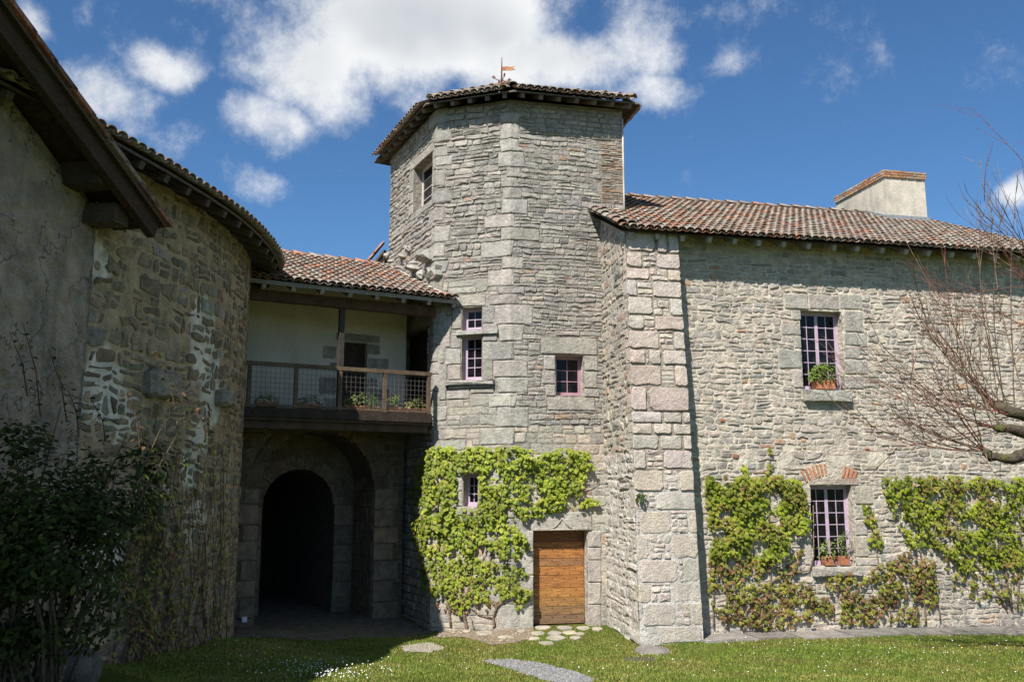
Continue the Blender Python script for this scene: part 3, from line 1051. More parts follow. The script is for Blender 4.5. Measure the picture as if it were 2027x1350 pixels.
def make_tower():
    rng = random.Random(11)
    T = thing('stair_tower', (.2, 19, 0), 'tall grey stone polygonal stair tower with tiled roof in the centre', 'tower')
    ZT = 10.72
    # --- openings
    door = TR.rect(1056, 1050, 1163, 1240)
    door = (door[0], door[1], -.02, door[3])
    wr = TR.rect(1100, 703, 1155, 783)
    wu, wl_, wv = TM.rect(915, 608, 954, 653), TM.rect(914, 663, 954, 752), TM.rect(917, 938, 946, 1002)
    wt = TL.rect(819, 318, 857, 408)
    # --- right face
    face_r = wall_face(TR, 0, TR.L, -.4, ZT, [door + (.28,), wr + (.26,)], MT['mortar_tower'], T, lambda u, v: MORT_T if v > 3.4 else (.40, .36, .30), seed=1)
    face_m = wall_face(TM, 0, TM.L, -.4, ZT, [wu + (.24,), wl_ + (.24,), wv + (.3,)], MT['mortar_tower'], T, lambda u, v: MORT_T if v > 3.4 else (.40, .35, .28), seed=2)
    tl_door = TL.rect(792, 655, 846, 828)
    tl_door = (tl_door[0], tl_door[1], 4.1, 6.05)
    face_l = wall_face(TL, 0, TL.L, -.4, ZT, [wt + (.28,), tl_door + (.3,)], MT['mortar_tower'], T, MORT_T, seed=3)
    # solid core and the unseen back faces
    up = Vector((-D78.y, D78.x))
    CB = CR + up * 4.3
    CB2 = CB - D78 * 3.6
    ins = [C1 + Vector((.02, .36)), CR + Vector((-.06, .3)), CB, CB2, CL + Vector((.32, .1)), C0 + Vector((.2, .3))]
    prism(ins, -.5, ZT, MT['mortar_tower'], T, 'core', MORT_T)
    prism([CR + Vector((-.05, -.0)), CR + Vector((0, .0)) + up * .02, CB + Vector((0.03, 0)), CB + Vector((-.05, 0))], -.5, ZT - .002, MT['mortar_tower'], T, 'side_wall', MORT_T)
    # --- quoins on the front corner (px left, px right, top, bottom)
    Q = [(990, 1028, 222, 243), (993, 1029, 244, 274), (991, 1026, 275, 300), (987, 1038, 301, 330), (1003, 1031, 331, 351), (992, 1025, 352, 370), (996, 1033, 371, 393), (994, 1044, 394, 423),
         (960, 1019, 424, 449), (993, 1067, 450, 475), (953, 1015, 476, 507), (995, 1035, 508, 532), (966, 1016, 533, 565), (985, 1038, 566, 581), (968, 1026, 582, 602), (979, 1053, 603, 641), (988, 1035, 642, 675),
         (957, 1017, 676, 712), (977, 1044, 713, 746), (985, 1045, 747, 777), (967, 1022, 778, 805), (983, 1045, 806, 845), (951, 1018, 846, 880), (990, 1050, 881, 915), (965, 1020, 916, 950), (988, 1046, 951, 985),
         (960, 1018, 986, 1025), (985, 1048, 1026, 1062), (965, 1022, 1063, 1105), (990, 1048, 1106, 1150), (960, 1024, 1151, 1195), (985, 1050, 1196, 1248)]
    qa, qb = [], []
    xc = lambda y: CX + F * C1.x / (CP * C1.y + SP * (TR.pix(1012, y)[1] - H))
    for (x0, x1, y0, y1) in Q:
        ym = (y0 + y1) / 2
        c = xc(ym)
        va, vb = TR.pix(c, y1)[1], TR.pix(c, y0)[1]
        a = TM.L - TM.pix(x0, ym)[0]
        b = TR.pix(x1, ym)[0]
        corner_block(TM, TR, a, b, va, vb, T, MT['tower_stone'], pick(ASH, rng, .15), rng, .022)
        qa.append((TM.L - a, TM.L + 1, va, vb))
        qb.append((-1, b, va, vb))
    # --- quoins on the left corner
    ql, qm = [], []
    v = 4.0
    i = 0
    while v < ZT - .1:
        h = rng.uniform(.2, .36)
        a, b = (rng.uniform(.3, .5), rng.uniform(.14, .25)) if i % 2 else (rng.uniform(.16, .25), rng.uniform(.25, .42))
        if wt[2] - .3 < v < wt[3] + .2:
            a = min(a, TL.L - wt[1] - .01)
        if 4.0 < v < 6.4:
            a = min(a, TL.L - tl_door[1] - .02)
        corner_block(TL, TM, a, b, v, v + h, T, MT['tower_stone'], pick(ASH, rng, .13), rng, .02)
        ql.append((TL.L - a, TL.L + 1, v, v + h))
        qm.append((-1, b, v, v + h))
        v += h + (rng.uniform(0, .12) if v > 6.6 else 0)
        i += 1
    # --- dressed surrounds
    def blk(wl, r, col=None, proud=.022, name='block', **k):
        block(wl, r, T, MT['tower_stone'], col or pick(ASH, rng, .12), rng, proud, .25 if k.get('deep') else .06, name, bev=k.get('bev', .012), ch=k.get('ch', .08), jit=k.get('jit', .04))
        return r
    bm, br_, bl = [], [], []
    # lintels, jambs, sills: mullioned window on the middle face
    for (x0, y0, x1, y1) in [(898, 584, 962, 607), (895, 608, 914, 652), (955, 608, 980, 640), (955, 640, 985, 676), (866, 600, 894, 625), (868, 626, 895, 652), (893, 664, 913, 690), (872, 655, 892, 688), (880, 690, 913, 722),
                             (866, 690, 879, 720), (868, 722, 886, 752), (887, 722, 913, 752), (955, 677, 970, 712), (955, 713, 976, 752), (884, 768, 930, 790), (931, 768, 978, 778),
                             (868, 760, 883, 792), (900, 1003, 960, 1020), (896, 926, 968, 937), (900, 940, 916, 972), (901, 973, 916, 1002), (947, 940, 964, 1002)]:
        r = TM.rect(x0, y0, x1, y1)
        bm.append(blk(TM, r))
    # transom and the moulded sill stand proud
    for (x0, y0, x1, y1, w) in [(903, 653, 988, 663, .07), (882, 753, 980, 763, .12), (889, 763, 972, 768, .06)]:
        r = TM.rect(x0, y0, x1, y1)
        blk(TM, r, (.31, .30, .27), w, 'sill' if y0 > 700 else 'transom', bev=.01)
        bm.append(r)
    for (x0, y0, x1, y1) in [(1070, 668, 1182, 702), (1076, 703, 1099, 732), (1072, 733, 1099, 760), (1080, 761, 1099, 784), (1156, 704, 1184, 734), (1156, 735, 1182, 768), (1156, 769, 1186, 786), (1084, 786, 1178, 812),
                             (1046, 678, 1069, 695)]:
        bl.append(blk(TR, TR.rect(x0, y0, x1, y1), proud=.028))
    # door surround
    lint = TR.rect(1050, 1012, 1172, 1050)
    blk(TR, lint, (.36, .335, .29), .035, 'lintel', bev=.02)
    bl.append(lint)
    for (x0, x1, ys) in [(1030, 1056, (1050, 1092, 1138, 1188, 1244)), (1163, 1190, (1050, 1083, 1108, 1152, 1196, 1244))]:
        for y0, y1 in zip(ys, ys[1:]):
            r = TR.rect(x0 + rng.uniform(-4, 4) * (x0 < 1060), y0, x1, y1)
            bl.append(blk(TR, r, pick([(1, (.37, .34, .295))], rng, .08), .028))
    # carved accolade on the lintel: a thin raised moulding rising to a point
    mb = MB()
    cu = (lint[0] + lint[1]) / 2
    for s in (-1, 1):
        pts = []
        for t in [i / 10 for i in range(11)]:
            x = cu + s * (lint[1] - lint[0]) * .44 * (1 - t)
            y = lint[2] + .045 + (.20 * max(0, (t - .55) / .45) ** 2.0)
            pts.append(TR.map(x, y, .046))
        mb.tube(pts, .014, 5, (.39, .36, .31))
    mb.tube([TR.map(lint[0] + .05, lint[2] + .02, .046), TR.map(lint[1] - .05, lint[2] + .02, .046)], .016, 5, (.38, .35, .3))
    mb.build('carved_moulding', MT['tower_stone'], T, True)
    # left-face window surround
    ltr = []
    a, b, c, d = wt
    for r in [(a - .22, b + .08, d, d + .22), (a - .26, a, c + .55, d), (a - .18, a, c + .25, c + .55), (a - .28, a, c, c + .25), (b, b + .07, c, d), (a - .1, b + .08, c - .16, c)]:
        ltr.append(blk(TL, r, proud=.02))
    a, b, c, d = tl_door
    for r in [(a - .28, b + .1, d, d + .3), (a - .3, a, 4.1, 4.6), (a - .22, a, 4.6, 5.1), (a - .32, a, 5.1, 5.6), (a - .24, a, 5.6, d)]:
        ltr.append(blk(TL, r, proud=.015))
    # larger ashlar below the mullioned window and in the lower middle face
    hm = [wu, wl_, wv]
    blocksM = bm + qa + qm + hm
    ash_zone = masonry(0, TM.L, 3.9, 6.95, blocksM, rng, (.14, .34), (.22, .6), .016, None, .25, (.016, .018), 2, .16, .08)
    low_zone = masonry(0, TM.L, -.3, 3.9, blocksM, rng, (.12, .26), (.2, .5), .02, None, .2, (.015, .02), 3, .25, .1)
    up_zone = masonry(0, TM.L, 6.95, ZT - .06, blocksM, rng, (.07, .15), (.14, .42), .011, None, .3, (.032, .045), 4)
    emit(TM, ash_zone, face_m, MT['tower_stone'], ASH + GREYL[:2], rng, 40, (.006, .016), .008, .5)
    emit(TM, low_zone, face_m, MT['tower_stone'], GREYL, rng, 20, (.006, .016), .016)
    emit(TM, up_zone, face_m, MT['tower_stone'], GREY, rng, 70, (.014, .042), .013, .8)
    blocksR = bl + qb + [door, wr]
    def brickzone(u, v):
        return u > TR.L - .50 and 8.6 < v < 9.95
    up_r = masonry(0, TR.L, 3.9, ZT - .06, blocksR, rng, (.06, .13), (.12, .38), .012, lambda u, v: not brickzone(u, v), .3, (.032, .04), 5)
    lo_r = masonry(0, TR.L, -.3, 3.9, blocksR, rng, (.12, .24), (.2, .5), .02, None, .2, (.015, .02), 6, .25, .1)
    emit(TR, up_r, face_r, MT['tower_stone'], GREY, rng, 110, (.008, .028), .011, .8)
    emit(TR, lo_r, face_r, MT['tower_stone'], GREYL, rng, 20, (.004, .014), .016)
    bz = masonry(TR.L - .50, TR.L - .01, 8.6, 9.95, [], rng, (.035, .045), (.14, .3), .010, None, 0, (.005, .012), 7, .1, .05)
    emit(TR, bz, face_r, MT['brick'], [(2, (.28, .19, .13)), (2, (.31, .235, .18)), (3, (.30, .275, .235))], rng, 40, (.008, .03), .006, name='brick', stuff='thin_bricks')
    bl_all = ltr + ql + [wt, tl_door]
    up_l = masonry(0, TL.L, 6.2, ZT - .06, bl_all, rng, (.07, .15), (.14, .4), .012, None, .3, (.032, .04), 8)
    lo_l = masonry(0, TL.L, -.3, 6.2, bl_all, rng, (.1, .2), (.2, .5), .015, None, .25, (.02, .02), 9)
    emit(TL, up_l, face_l, MT['tower_stone'], GREY, rng, 50, (.012, .038), .013, .8)
    emit(TL, lo_l, face_l, MT['tower_stone'], GREYL, rng, 10, (.01, .03), .018)
    # broken corbel stones where an older structure was torn away
    for (px, py, sz, pr) in [(852, 508, .22, .34), (824, 528, .19, .34), (792, 541, .25, .30), (800, 506, .16, .2), (778, 522, .17, .18), (858, 540, .28, .16), (812, 492, .16, .14), (836, 545, .2, .16), (768, 506, .14, .14)]:
        u, v = TL.pix(px, py)
        pts = outline(u - sz * .9, u + sz * .9, v - sz * .6, v + sz * .6, rng, .4, .25)
        vs, fs = stone_geo(TL, pts, pr * .65, rng, .06, .9, -.1)
        MB().add(vs, fs, pick(ASH, rng, .15)).build('broken_corbel', MT['tower_stone'], T, False)
    # --- windows
    window(TM, wu, T, .17, 1, 2, 2, name='window')
    window(TM, wl_, T, .17, 1, 2, 4)
    window(TM, wv, T, .2, 1, 2, 3)
    window(TR, wr, T, .18, 1, 2, 3, col=(.34, .20, .24))
    window(TL, wt, T, .2, 1, 2, 4, col=(.52, .50, .47))
    # dark door from the balcony into the tower
    d = MB()
    n = 5
    for i in range(n):
        a = tl_door[0] + (tl_door[1] - tl_door[0]) * i / n
        b = tl_door[0] + (tl_door[1] - tl_door[0]) * (i + 1) / n
        d.wbox(TL, a + .003, b - .003, 4.1, tl_door[3], -.28, -.22, (.055, .035, .025))
    d.build('balcony_door', MT['wood'], T)
    # --- plank door with nails
    u0, u1, v0, v1 = door
    root = MB().wbox(TR, u0 + .01, u1 - .01, v0 + .03, v1, -.27, -.235, (.10, .055, .025)).build('door', MT['door_wood'], T)
    ys = [1050, 1073, 1084, 1106, 1122, 1140, 1165, 1184, 1202, 1219, 1237]
    vs_ = [TR.pix(1110, y)[1] for y in ys]
    nails = MB()
    PC = [(.17, .07, .025), (.31, .13, .036), (.34, .14, .036), (.26, .125, .05), (.34, .14, .036), (.31, .13, .036), (.34, .16, .042), (.28, .145, .045), (.22, .125, .055), (.18, .11, .062)]
    for i, (ya, yb) in enumerate(zip(vs_, vs_[1:])):
        lo_, hi_ = yb + .004, ya - .004
        mb = MB()
        t = rng.uniform(-.004, .004)
        mb.wbox(TR, u0 + .015 + rng.uniform(0, .008), u1 - .015, lo_, hi_, -.235, -.205 + t, PC[i])
        mb.build('plank', MT['door_wood'], root)
        for q in range(9):
            uu = u0 + .06 + (u1 - u0 - .12) * q / 8 + rng.uniform(-.012, .012)
            vv = (lo_ + hi_) / 2 + (hi_ - lo_) * (.28 if q % 2 else -.28)
            c = TR.map(uu, vv, -.203 + t)
            nv = Vector((*N78, 0))
            nails.tube([c - nv * .004, c + nv * .010], [.012, .006], 6, (.05, .04, .035))
    o = nails.build('nail_heads', MT['metal'], root)
    o['kind'] = 'stuff'
    # --- roof
    ZE = 10.74
    E = [Vector((-3.48, 21.26)), Vector((-1.84, 17.80)), Vector((.04, 17.17)), Vector((2.74, 17.80))]
    E.append(E[3] + up * 4.9)
    E.append(E[4] - D78 * 4.6)
    AP = Vector((-.25, 20.0))
    AZ = 12.02
    roof = MB()
    for i in range(len(E)):
        a, b = E[i], E[(i + 1) % len(E)]
        roof.add([(a.x, a.y, ZE), (b.x, b.y, ZE), (AP.x, AP.y, AZ)], [(0, 1, 2)], WOODC)
        roof.add([(a.x, a.y, ZE - .035), (b.x, b.y, ZE - .035), (AP.x, AP.y, AZ - .05)], [(2, 1, 0)], WOODC)
        roof.add([(a.x, a.y, ZE - .035), (b.x, b.y, ZE - .035), (b.x, b.y, ZE), (a.x, a.y, ZE)], [(0, 1, 2, 3)], (.16, .14, .115))
    ro = roof.build('roof', MT['wood'], T)
    nn = [90, 60, 90, 40, 0, 0]
    for i in range(len(E)):
        a, b = E[i], E[(i + 1) % len(E)]
        d = (b - a).normalized()
        pr = Vector((-d.y, d.x))
        run = (AP - a).dot(pr)
        tri = [tuple(a - pr * .2), tuple(b - pr * .2), tuple(AP)]
        roof_tiles(ro, (a.x, a.y, ZE), (b.x, b.y, ZE), run, (AZ - ZE) / run, rng, TP_GREY, nn[i], keep=lambda x, y, tri=tri: inpoly(x, y, tri), over=.09)
    for i in range(5):
        h0 = E[i] + (AP - E[i]).normalized() * .16
        half_round_run(ro, (h0.x, h0.y, ZE + .075), (AP.x, AP.y, AZ + .05), rng, TP_GREY, 'hip_tile', r=.10)
    # rafters under the eaves
    for i, (n, wl, off) in enumerate([(9, TL, 0), (5, TM, 0), (7, TR, 0)]):
        a, b = E[i], E[i + 1]
        for q in range(n):
            t = (q + .5) / n
            p = a + (b - a) * t
            pin = p + (AP - p).normalized() * 1.0
            k = 1.0 / (AP - p).length * (AZ - ZE)
            o_ = (AP - p).normalized() * .035
            MB().beam((p.x + o_.x, p.y + o_.y, ZE - .085), (pin.x, pin.y, ZE - .085 + k), .085, .09, (.15, .125, .10)).build('rafter', MT['wood'], ro)
    # weathered white flashing line on the tower's right edge above the wing's roof
    pts = [TR.map(TR.L - .005, z, .02) for z in [8.2, 8.8, 9.6, 10.5]]
    MB().tube(pts, .02, 5, (.55, .52, .46)).build('mortar_fillet', MT['render'], T, True)
    return T, AP, AZ
TOWER, APEX, APEXZ = make_tower()

def make_vane():
    x, y, z = APEX.x, APEX.y, APEXZ + .10
    T = thing('weather_vane', (x, y, z), 'rusty weather vane with swallow-tailed flag on the tower roof', 'weather vane')
    RU = (.22, .085, .035)
    MB().tube([(x, y, z - .05), (x, y, z + .45), (x + .005, y, z + .78)], [.024, .018, .008], 6, (.09, .05, .035)).build('rod', MT['metal'], T, True)
    f = MB()
    o = [(0.01, .54), (.12, .555), (.22, .54), (.33, .545), (.27, .50), (.34, .455), (.22, .445), (.12, .45), (.01, .44)]
    n = len(o)
    vs = [(x + a, y - .004 + .02 * math.sin(a * 12), z + b) for a, b in o] + [(x + a, y + .004 + .02 * math.sin(a * 12), z + b) for a, b in o]
    f.add(vs, [(0, 1, 2, 6, 7, 8)[::1], (2, 3, 4, 5, 6), tuple(n + i for i in (8, 7, 6, 2, 1, 0)), tuple(n + i for i in (6, 5, 4, 3, 2))] + [((i + 1) % n, i, n + i, n + (i + 1) % n) for i in range(n)], (.34, .14, .055))
    f.build('flag', MT['metal'], T)
    for a in (0.35, 0.35 + math.pi / 2, .35 + math.pi, .35 + 1.5 * math.pi):
        m = MB()
        dx, dy = math.cos(a), math.sin(a)
        pts = [(x + dx * r_, y + dy * r_, z + .2 + h) for r_, h in ((0, 0), (.08, -.02), (.15, .0), (.2, .03))]
        m.tube(pts, [.012, .011, .010, .009], 5, RU)
        m.beam((x + dx * .2, y + dy * .2, z + .19), (x + dx * .2, y + dy * .2, z + .285), .03, .012, RU, up=(dx, dy, 0))
        m.beam((x + dx * .16, y + dy * .16, z + .24), (x + dx * .25, y + dy * .25, z + .24), .03, .02, RU)
        m.build('arm', MT['metal'], T)
make_vane()
# ------------------------------------------------------------------ right-hand wing
def make_wing():
    rng = random.Random(21)
    T = thing('house_wing', tuple(WR.map(4, 0, 0)), 'two-storey rubble stone house wing with lavender windows on the right', 'house')
    ZW = 7.62
    wu = WR.rect(1586, 616, 1669, 771)
    wl_ = WR.rect(1606, 961, 1690, 1119)
    u_but = (wr_at(3.26) - W0).length
    face = wall_face(WR, 0, WR.L, -.4, ZW, [wu + (.26,), wl_ + (.26,)], MT['mortar_wing'], T, lambda u, v: MORT_W if v > 3.2 else (.45, .41, .335), seed=11, cell=.08, amp=.014)
    up = -N78
    # flank: from the tower face forward to the buttress front
    f0 = TR.map(TR.pix(1196, 900)[0], 0)[:2]
    f1 = WR.map(0, 0, BD0)[:2]
    class Flank(Wall):
        def map(self, u, v, w=0.0):
            t = min(max(v / 7.4, -.05), 1.1)
            q = wr_at(2.11 - .03 * t) + N78 * (BD0 + (BD1 - BD0) * t - .01)
            p = self.p[0].lerp(q, u / self.L) + self.sn[0] * w
            return Vector((p.x, p.y, v))
    FL = Flank([f0, f1])
    flank = wall_face(FL, 0, FL.L, -.4, 8.3, [], MT['mortar_wing'], T, lambda u, v: (.43, .39, .33) if v > 3.2 else (.52, .495, .45), seed=12, inside=lambda u, v: v < 7.45 + .42 * (FL.L - u))
    c2 = Vector(f0) + up * 6.5
    c3 = WR.map(WR.L, 0)[:2]
    c3 = Vector(c3) + up * 6.5
    prism([WR.map(.12, 0, -.32)[:2], WR.map(WR.L, 0, -.32)[:2], tuple(c3), tuple(Vector(WR.map(.12, 0, 0)[:2]) + up * 6.5)], -.5, ZW, MT['mortar_wing'], T, 'core', MORT_W)
    # surrounds
    bk = []
    def blk(r, col=None, proud=.02, name='block', **k):
        block(WR, r, T, MT['wing_stone'], col or pick(ASH, rng, .1), rng, proud, .1, name, bev=.014, ch=.1, jit=.06)
        bk.append(r)
    for q in [(1552, 582, 1600, 612), (1601, 584, 1660, 613), (1661, 582, 1706, 613), (1568, 614, 1585, 634), (1546, 640, 1585, 664), (1572, 666, 1586, 690), (1541, 692, 1587, 730), (1570, 732, 1589, 768),
              (1670, 615, 1708, 658), (1670, 660, 1716, 684), (1670, 686, 1702, 711), (1670, 713, 1718, 741), (1671, 743, 1709, 770)]:
        blk(WR.rect(*q))
    r = WR.rect(1588, 772, 1682, 796)
    blk(r, (.33, .315, .275), .13, 'sill')
    GL = [(1, (.40, .35, .29)), (1, (.37, .335, .285))]
    for q in [(1600, 946, 1700, 960), (1584, 962, 1605, 996), (1594, 997, 1605, 1030), (1590, 1031, 1606, 1063), (1592, 1064, 1607, 1118), (1691, 961, 1728, 998), (1691, 999, 1715, 1028), (1691, 1029, 1717, 1060), (1692, 1061, 1718, 1102),
              (1692, 1103, 1740, 1119)]:
        blk(WR.rect(*q), pick(GL, rng, .1))
    blk(WR.rect(1606, 1120, 1704, 1140), (.37, .34, .29), .10, 'sill')
    # brick relieving arch over the lower window
    ub, vb = WR.pix(1647, 1040)
    for i in range(15):
        a = R(90 + 27 - 54 * i / 14)
        if 7 <= i <= 10:
            continue
        r0, r1 = 1.06, 1.30
        ca, sa = math.cos(a), math.sin(a)
        hw = .022
        cu, cv = ub, vb - .12
        pts = [(cu + ca * r0 - sa * -hw, cv + sa * r0 + ca * -hw), (cu + ca * r0 - sa * hw, cv + sa * r0 + ca * hw), (cu + ca * r1 - sa * hw, cv + sa * r1 + ca * hw), (cu + ca * r1 - sa * -hw, cv + sa * r1 + ca * -hw)]
        pts = list(reversed(pts)) if sum(pts[k][0] * pts[(k + 1) % 4][1] - pts[(k + 1) % 4][0] * pts[k][1] for k in range(4)) < 0 else pts
        vs, fs = stone_geo(WR, pts, .022, rng, .008, .3, -.03)
        MB().add(vs, fs, pick(BRICKP, rng, .2)).build('brick', MT['brick'], T)
    arch_r = (ub - .52, ub + .52, vb + .78, vb + 1.22)
    # rubble
    holes = [wu, wl_]
    smear = [WR.pix(px, py) + (s,) for px, py, s in [(1470, 905, .2), (1555, 905, .22), (1735, 905, .2), (1660, 905, .3), (1650, 1000, .0), (1420, 990, .3)]]
    def inside(u, v):
        for (a, b, s) in smear:
            if (u - a) ** 2 + ((v - b) * .9) ** 2 < s * s:
                return False
        return True
    def top(u, v): return inside(u, v)
    st = masonry(u_but - .05, WR.L, -.3, ZW - .03, bk + holes + [arch_r], rng, (.07, .17), (.12, .32), .020, inside, .35, (.05, .055), 21, .40, .2)
    emit(WR, st, face, MT['wing_stone'], WARM, rng, 150, (.006, .024), .016, .8)
    lst = masonry(0, FL.L, -.3, 8.2, [], rng, (.1, .22), (.16, .45), .03, lambda u, v: v < 7.3 + .42 * (FL.L - u) and u < FL.L - .1, .3, (.03, .04), 22, .4, .2)
    emit(FL, lst, flank, MT['wing_stone'], GREYL, rng, 40, (.002, .028), .024, .9, palf=lambda u, v: GREYL if v > 3.2 else [(2, (.46, .43, .385)), (1, (.38, .35, .31))])
    for (px, py, s) in [(1456, 903, .07), (1716, 888, .05), (1590, 872, .05), (1430, 833, .06)]:
        u, v = WR.pix(px, py)
        vs, fs = stone_geo(WR, outline(u - s, u + s, v - s * .7, v + s * .7, rng, .4, .2), .025, rng)
        MB().add(vs, fs, pick(BRICKP, rng)).build('brick', MT['brick'], T)
    # --- buttress
    BP = Wall([wr_at(2.10), wr_at(3.26)], batter=(BD0 - BD1) / 7.4, vref=7.4)
    class But:
        """buttress front: u 0..1 across (narrowing upward), leaning back with height"""
        L = 1.14
        def nrm(self, u): return N78
        def map(self, u, v, w=0.0):
            t = min(max(v / 7.4, -.05), 1.1)
            x = 2.11 - .03 * t + (u / 1.14) * (1.15 - .13 * t)
            p = wr_at(x) + N78 * (BD0 + (BD1 - BD0) * t + w)
            return Vector((p.x, p.y, v))
    bw = But()
    but = MB()
    n = 24
    for sgn in (0, 1):
        pass
    rows = [(-.4 + 7.95 * i / n) for i in range(n + 1)]
    for i in range(n):
        a, b = rows[i], rows[i + 1]
        for (p, q) in (((0, 0), (1.14, 0)),):
            but.add([tuple(bw.map(0, a)), tuple(bw.map(1.14, a)), tuple(bw.map(1.14, b)), tuple(bw.map(0, b))], [(0, 1, 2, 3)], (.27, .235, .19) if a > 2.6 else (.42, .40, .365))
        but.add([tuple(bw.map(1.14, a)), tuple(bw.map(1.14, a, -1.0)), tuple(bw.map(1.14, b, -1.0)), tuple(bw.map(1.14, b))], [(0, 1, 2, 3)], (.42, .38, .32))
    butt = but.build('buttress', MT['mortar_wing'], T)
    butt['label'] = 'pinkish dressed stone buttress at the corner of the wing'
    # courses: list of top pixel rows with joints as fractions, from the top down
    courses = [(455, [(0, .56), (.58, .78), (.8, 1)]), (501, [(0, .3), (.56, 1)]), (532, [(0, .42), (.76, 1)]), (556, [(0, .18), (.46, 1)]), (589, [(0, .46), (.76, 1)]), (625, [(0, .28), (.47, 1)]), (654, [(0, .54), (.80, 1)]),
               (692, [(0, .28), (.34, .56), (.58, 1)]), (722, [(0, .55), (.78, 1)]), (765, [(0, .27), (.29, 1)]), (814, [(0, .52), (.54, .86), (.88, 1)]), (837, [(0, .34), (.36, .68), (.70, 1)]), (860, [(0, .44), (.46, .84), (.86, 1)]),
               (890, [(0, .22), (.50, 1)]), (929, [(0, .5), (.74, 1)]), (973, [(0, .22), (.34, 1)]), (1010, [(.05, .58), (.86, 1)]), (1057, [(0, .2), (.56, 1)]), (1107, [(.02, .66), (.74, 1)]), (1154, [(0, .2), (.52, 1)]),
               (1193, [(.04, .58), (.82, 1)]), (1240, [(.3, .98)]), (1275, [])]
    taken = []
    nv = Vector((*N78, 0))
    def v_of(py):
        v = 3.0
        for _ in range(6):
            p0 = bw.map(.5, v)
            r = ray(1300, py)
            t = p0.xy.dot(N78) / (r.x * N78.x + r.y * N78.y)
            v = H + t * r.z
        return v
    for (y0, js), (y1, _) in zip(courses, courses[1:]):
        v1, v0 = v_of(y0), v_of(y1)
        if y0 == 455: v1 = 7.5
        for (a, b) in js:
            dv = rng.uniform(-.012, .012)
            pr = rng.uniform(.022, .042) if y0 < 960 else rng.uniform(.004, .018)
            u0, u1 = a * 1.14 - (.02 if a == 0 else 0), b * 1.14 + (.02 if b == 1 else 0)
            pts = outline(u0 + .011, u1 - .011, v0 + .012, v1 - .012, rng, .24 if y0 < 960 else .3, .09)
            vs, fs = stone_geo(bw, pts, pr, rng, .013, .5, -.22)
            MB().add(vs, fs, pick(PINK, rng, .1)).build('block', MT['pink_stone'], butt, False)
            taken.append((u0, u1, v0, v1))
    fill = masonry(.02, 1.12, .25, 7.3, taken, rng, (.08, .17), (.1, .26), .016, None, .2, (.005, .006), 23, .35, .15)
    emit(bw, fill, butt, MT['pink_stone'], PINK + [(1.5, (.36, .31, .26)), (.12, (.40, .24, .17))], rng, 30, (.006, .03), .018, .9)
    # --- roof
    e0 = WR.map(-.02, 0, .42)
    ZE = 7.42
    A = Vector((e0.x, e0.y, ZE)) - Vector((*D78, 0)) * .10
    B = A + Vector((*D78, 0)) * 9.9
    tp = .466
    run = 4.75
    upv = Vector((*up, 0))
    ridA, ridB = A + upv * run + Vector((0, 0, tp * run)), B + upv * run + Vector((0, 0, tp * run))
    bkA, bkB = A + upv * run * 2, B + upv * run * 2
    deck = MB()
    z_ = Vector((0, 0, .035))
    deck.add([tuple(p) for p in (A, B, ridB, ridA, bkA, bkB)], [(0, 1, 2, 3), (3, 2, 5, 4)], WOODC)
    deck.add([tuple(p - z_) for p in (A, B, ridB, ridA, bkA, bkB)], [(3, 2, 1, 0), (4, 5, 2, 3)], WOODC)
    deck.add([tuple(p) for p in (A - z_, B - z_, B, A)], [(0, 1, 2, 3)], (.07, .055, .045))
    ro = deck.build('roof', MT['wood'], T)
    towp = [tuple(C1), tuple(CR + Vector((.02, 0))), tuple(CR - N78 * 4.3), tuple(C1 - N78 * 4.3)]
    def palf(loc):
        t = (Vector((loc.x, loc.y)) - W0).dot(D78)
        return TP_ORANGE if rng.random() < (.85 - t * .17) else TP_GREY
    roof_tiles(ro, A, B, run, tp, rng, TP_GREY, 300, keep=lambda x, y: not inpoly(x, y, towp), palf=palf, over=.12)
    half_round_run(ro, ridA + upv * .0 + Vector((*D78, 0)) * 0, ridB, rng, TP_GREY, 'ridge_tile', r=.12)
    # verge tiles over the flank
    half_round_run(ro, A + Vector((-.02, 0, .03)), A + upv * 2.05 + Vector((0, 0, tp * 2.05 + .02)), rng, TP_GREY, 'verge_tile', r=.105)
    half_round_run(ro, A + Vector((*D78, 0)) * .17 + Vector((0, 0, .02)), A + upv * 2.0 + Vector((*D78, 0)) * .17 + Vector((0, 0, tp * 2.0 + .02)), rng, TP_GREY, 'verge_tile', r=.10)
    # mortar flashing against the tower
    ft = [TR.map(u, ZE + tp * (.42 + 1.58) + .05 + .02 * math.sin(u * 20), .03) for u in np.linspace(TR.pix(1190, 405)[0], TR.L, 8)]
    MB().tube(ft, .06, 6, (.48, .43, .35)).build('mortar_fillet', MT['render'], T, True)
    # rafter tails
    x = .16
    while x < 9.7:
        p = A + Vector((*D78, 0)) * x + Vector((0, 0, -.10)) + upv * .0
        q = p + upv * .55 + Vector((0, 0, tp * .55))
        MB().beam(p, q, .085, .11, (.36, .33, .29)).build('rafter_tail', MT['wood'], ro)
        x += rng.uniform(.50, .56)
    # --- chimney astride the ridge
    up2 = upv
    def roofz(p):
        d = (Vector((p.x, p.y)) - Vector((A.x, A.y))).dot(up)
        return ZE + tp * (d if d < run else 2 * run - d)
    # front foot found where the sight line meets the roof slope
    r = ray(1757, 441)
    nrm = Vector((D78.x, D78.y, 0)).cross(Vector((up.x, up.y, tp))).normalized()
    t = (A - Vector((0, 0, H))).dot(nrm) / r.dot(nrm)
    pf = Vector((r.x * t, r.y * t, 0))
    cw, cl = 1.16, 2.2
    zt = H + (pf.y / ray(1757, 336).y) * ray(1757, 336).z
    dd = Vector((*D78, 0))
    CH = MB()
    zb = roofz(pf) - .5
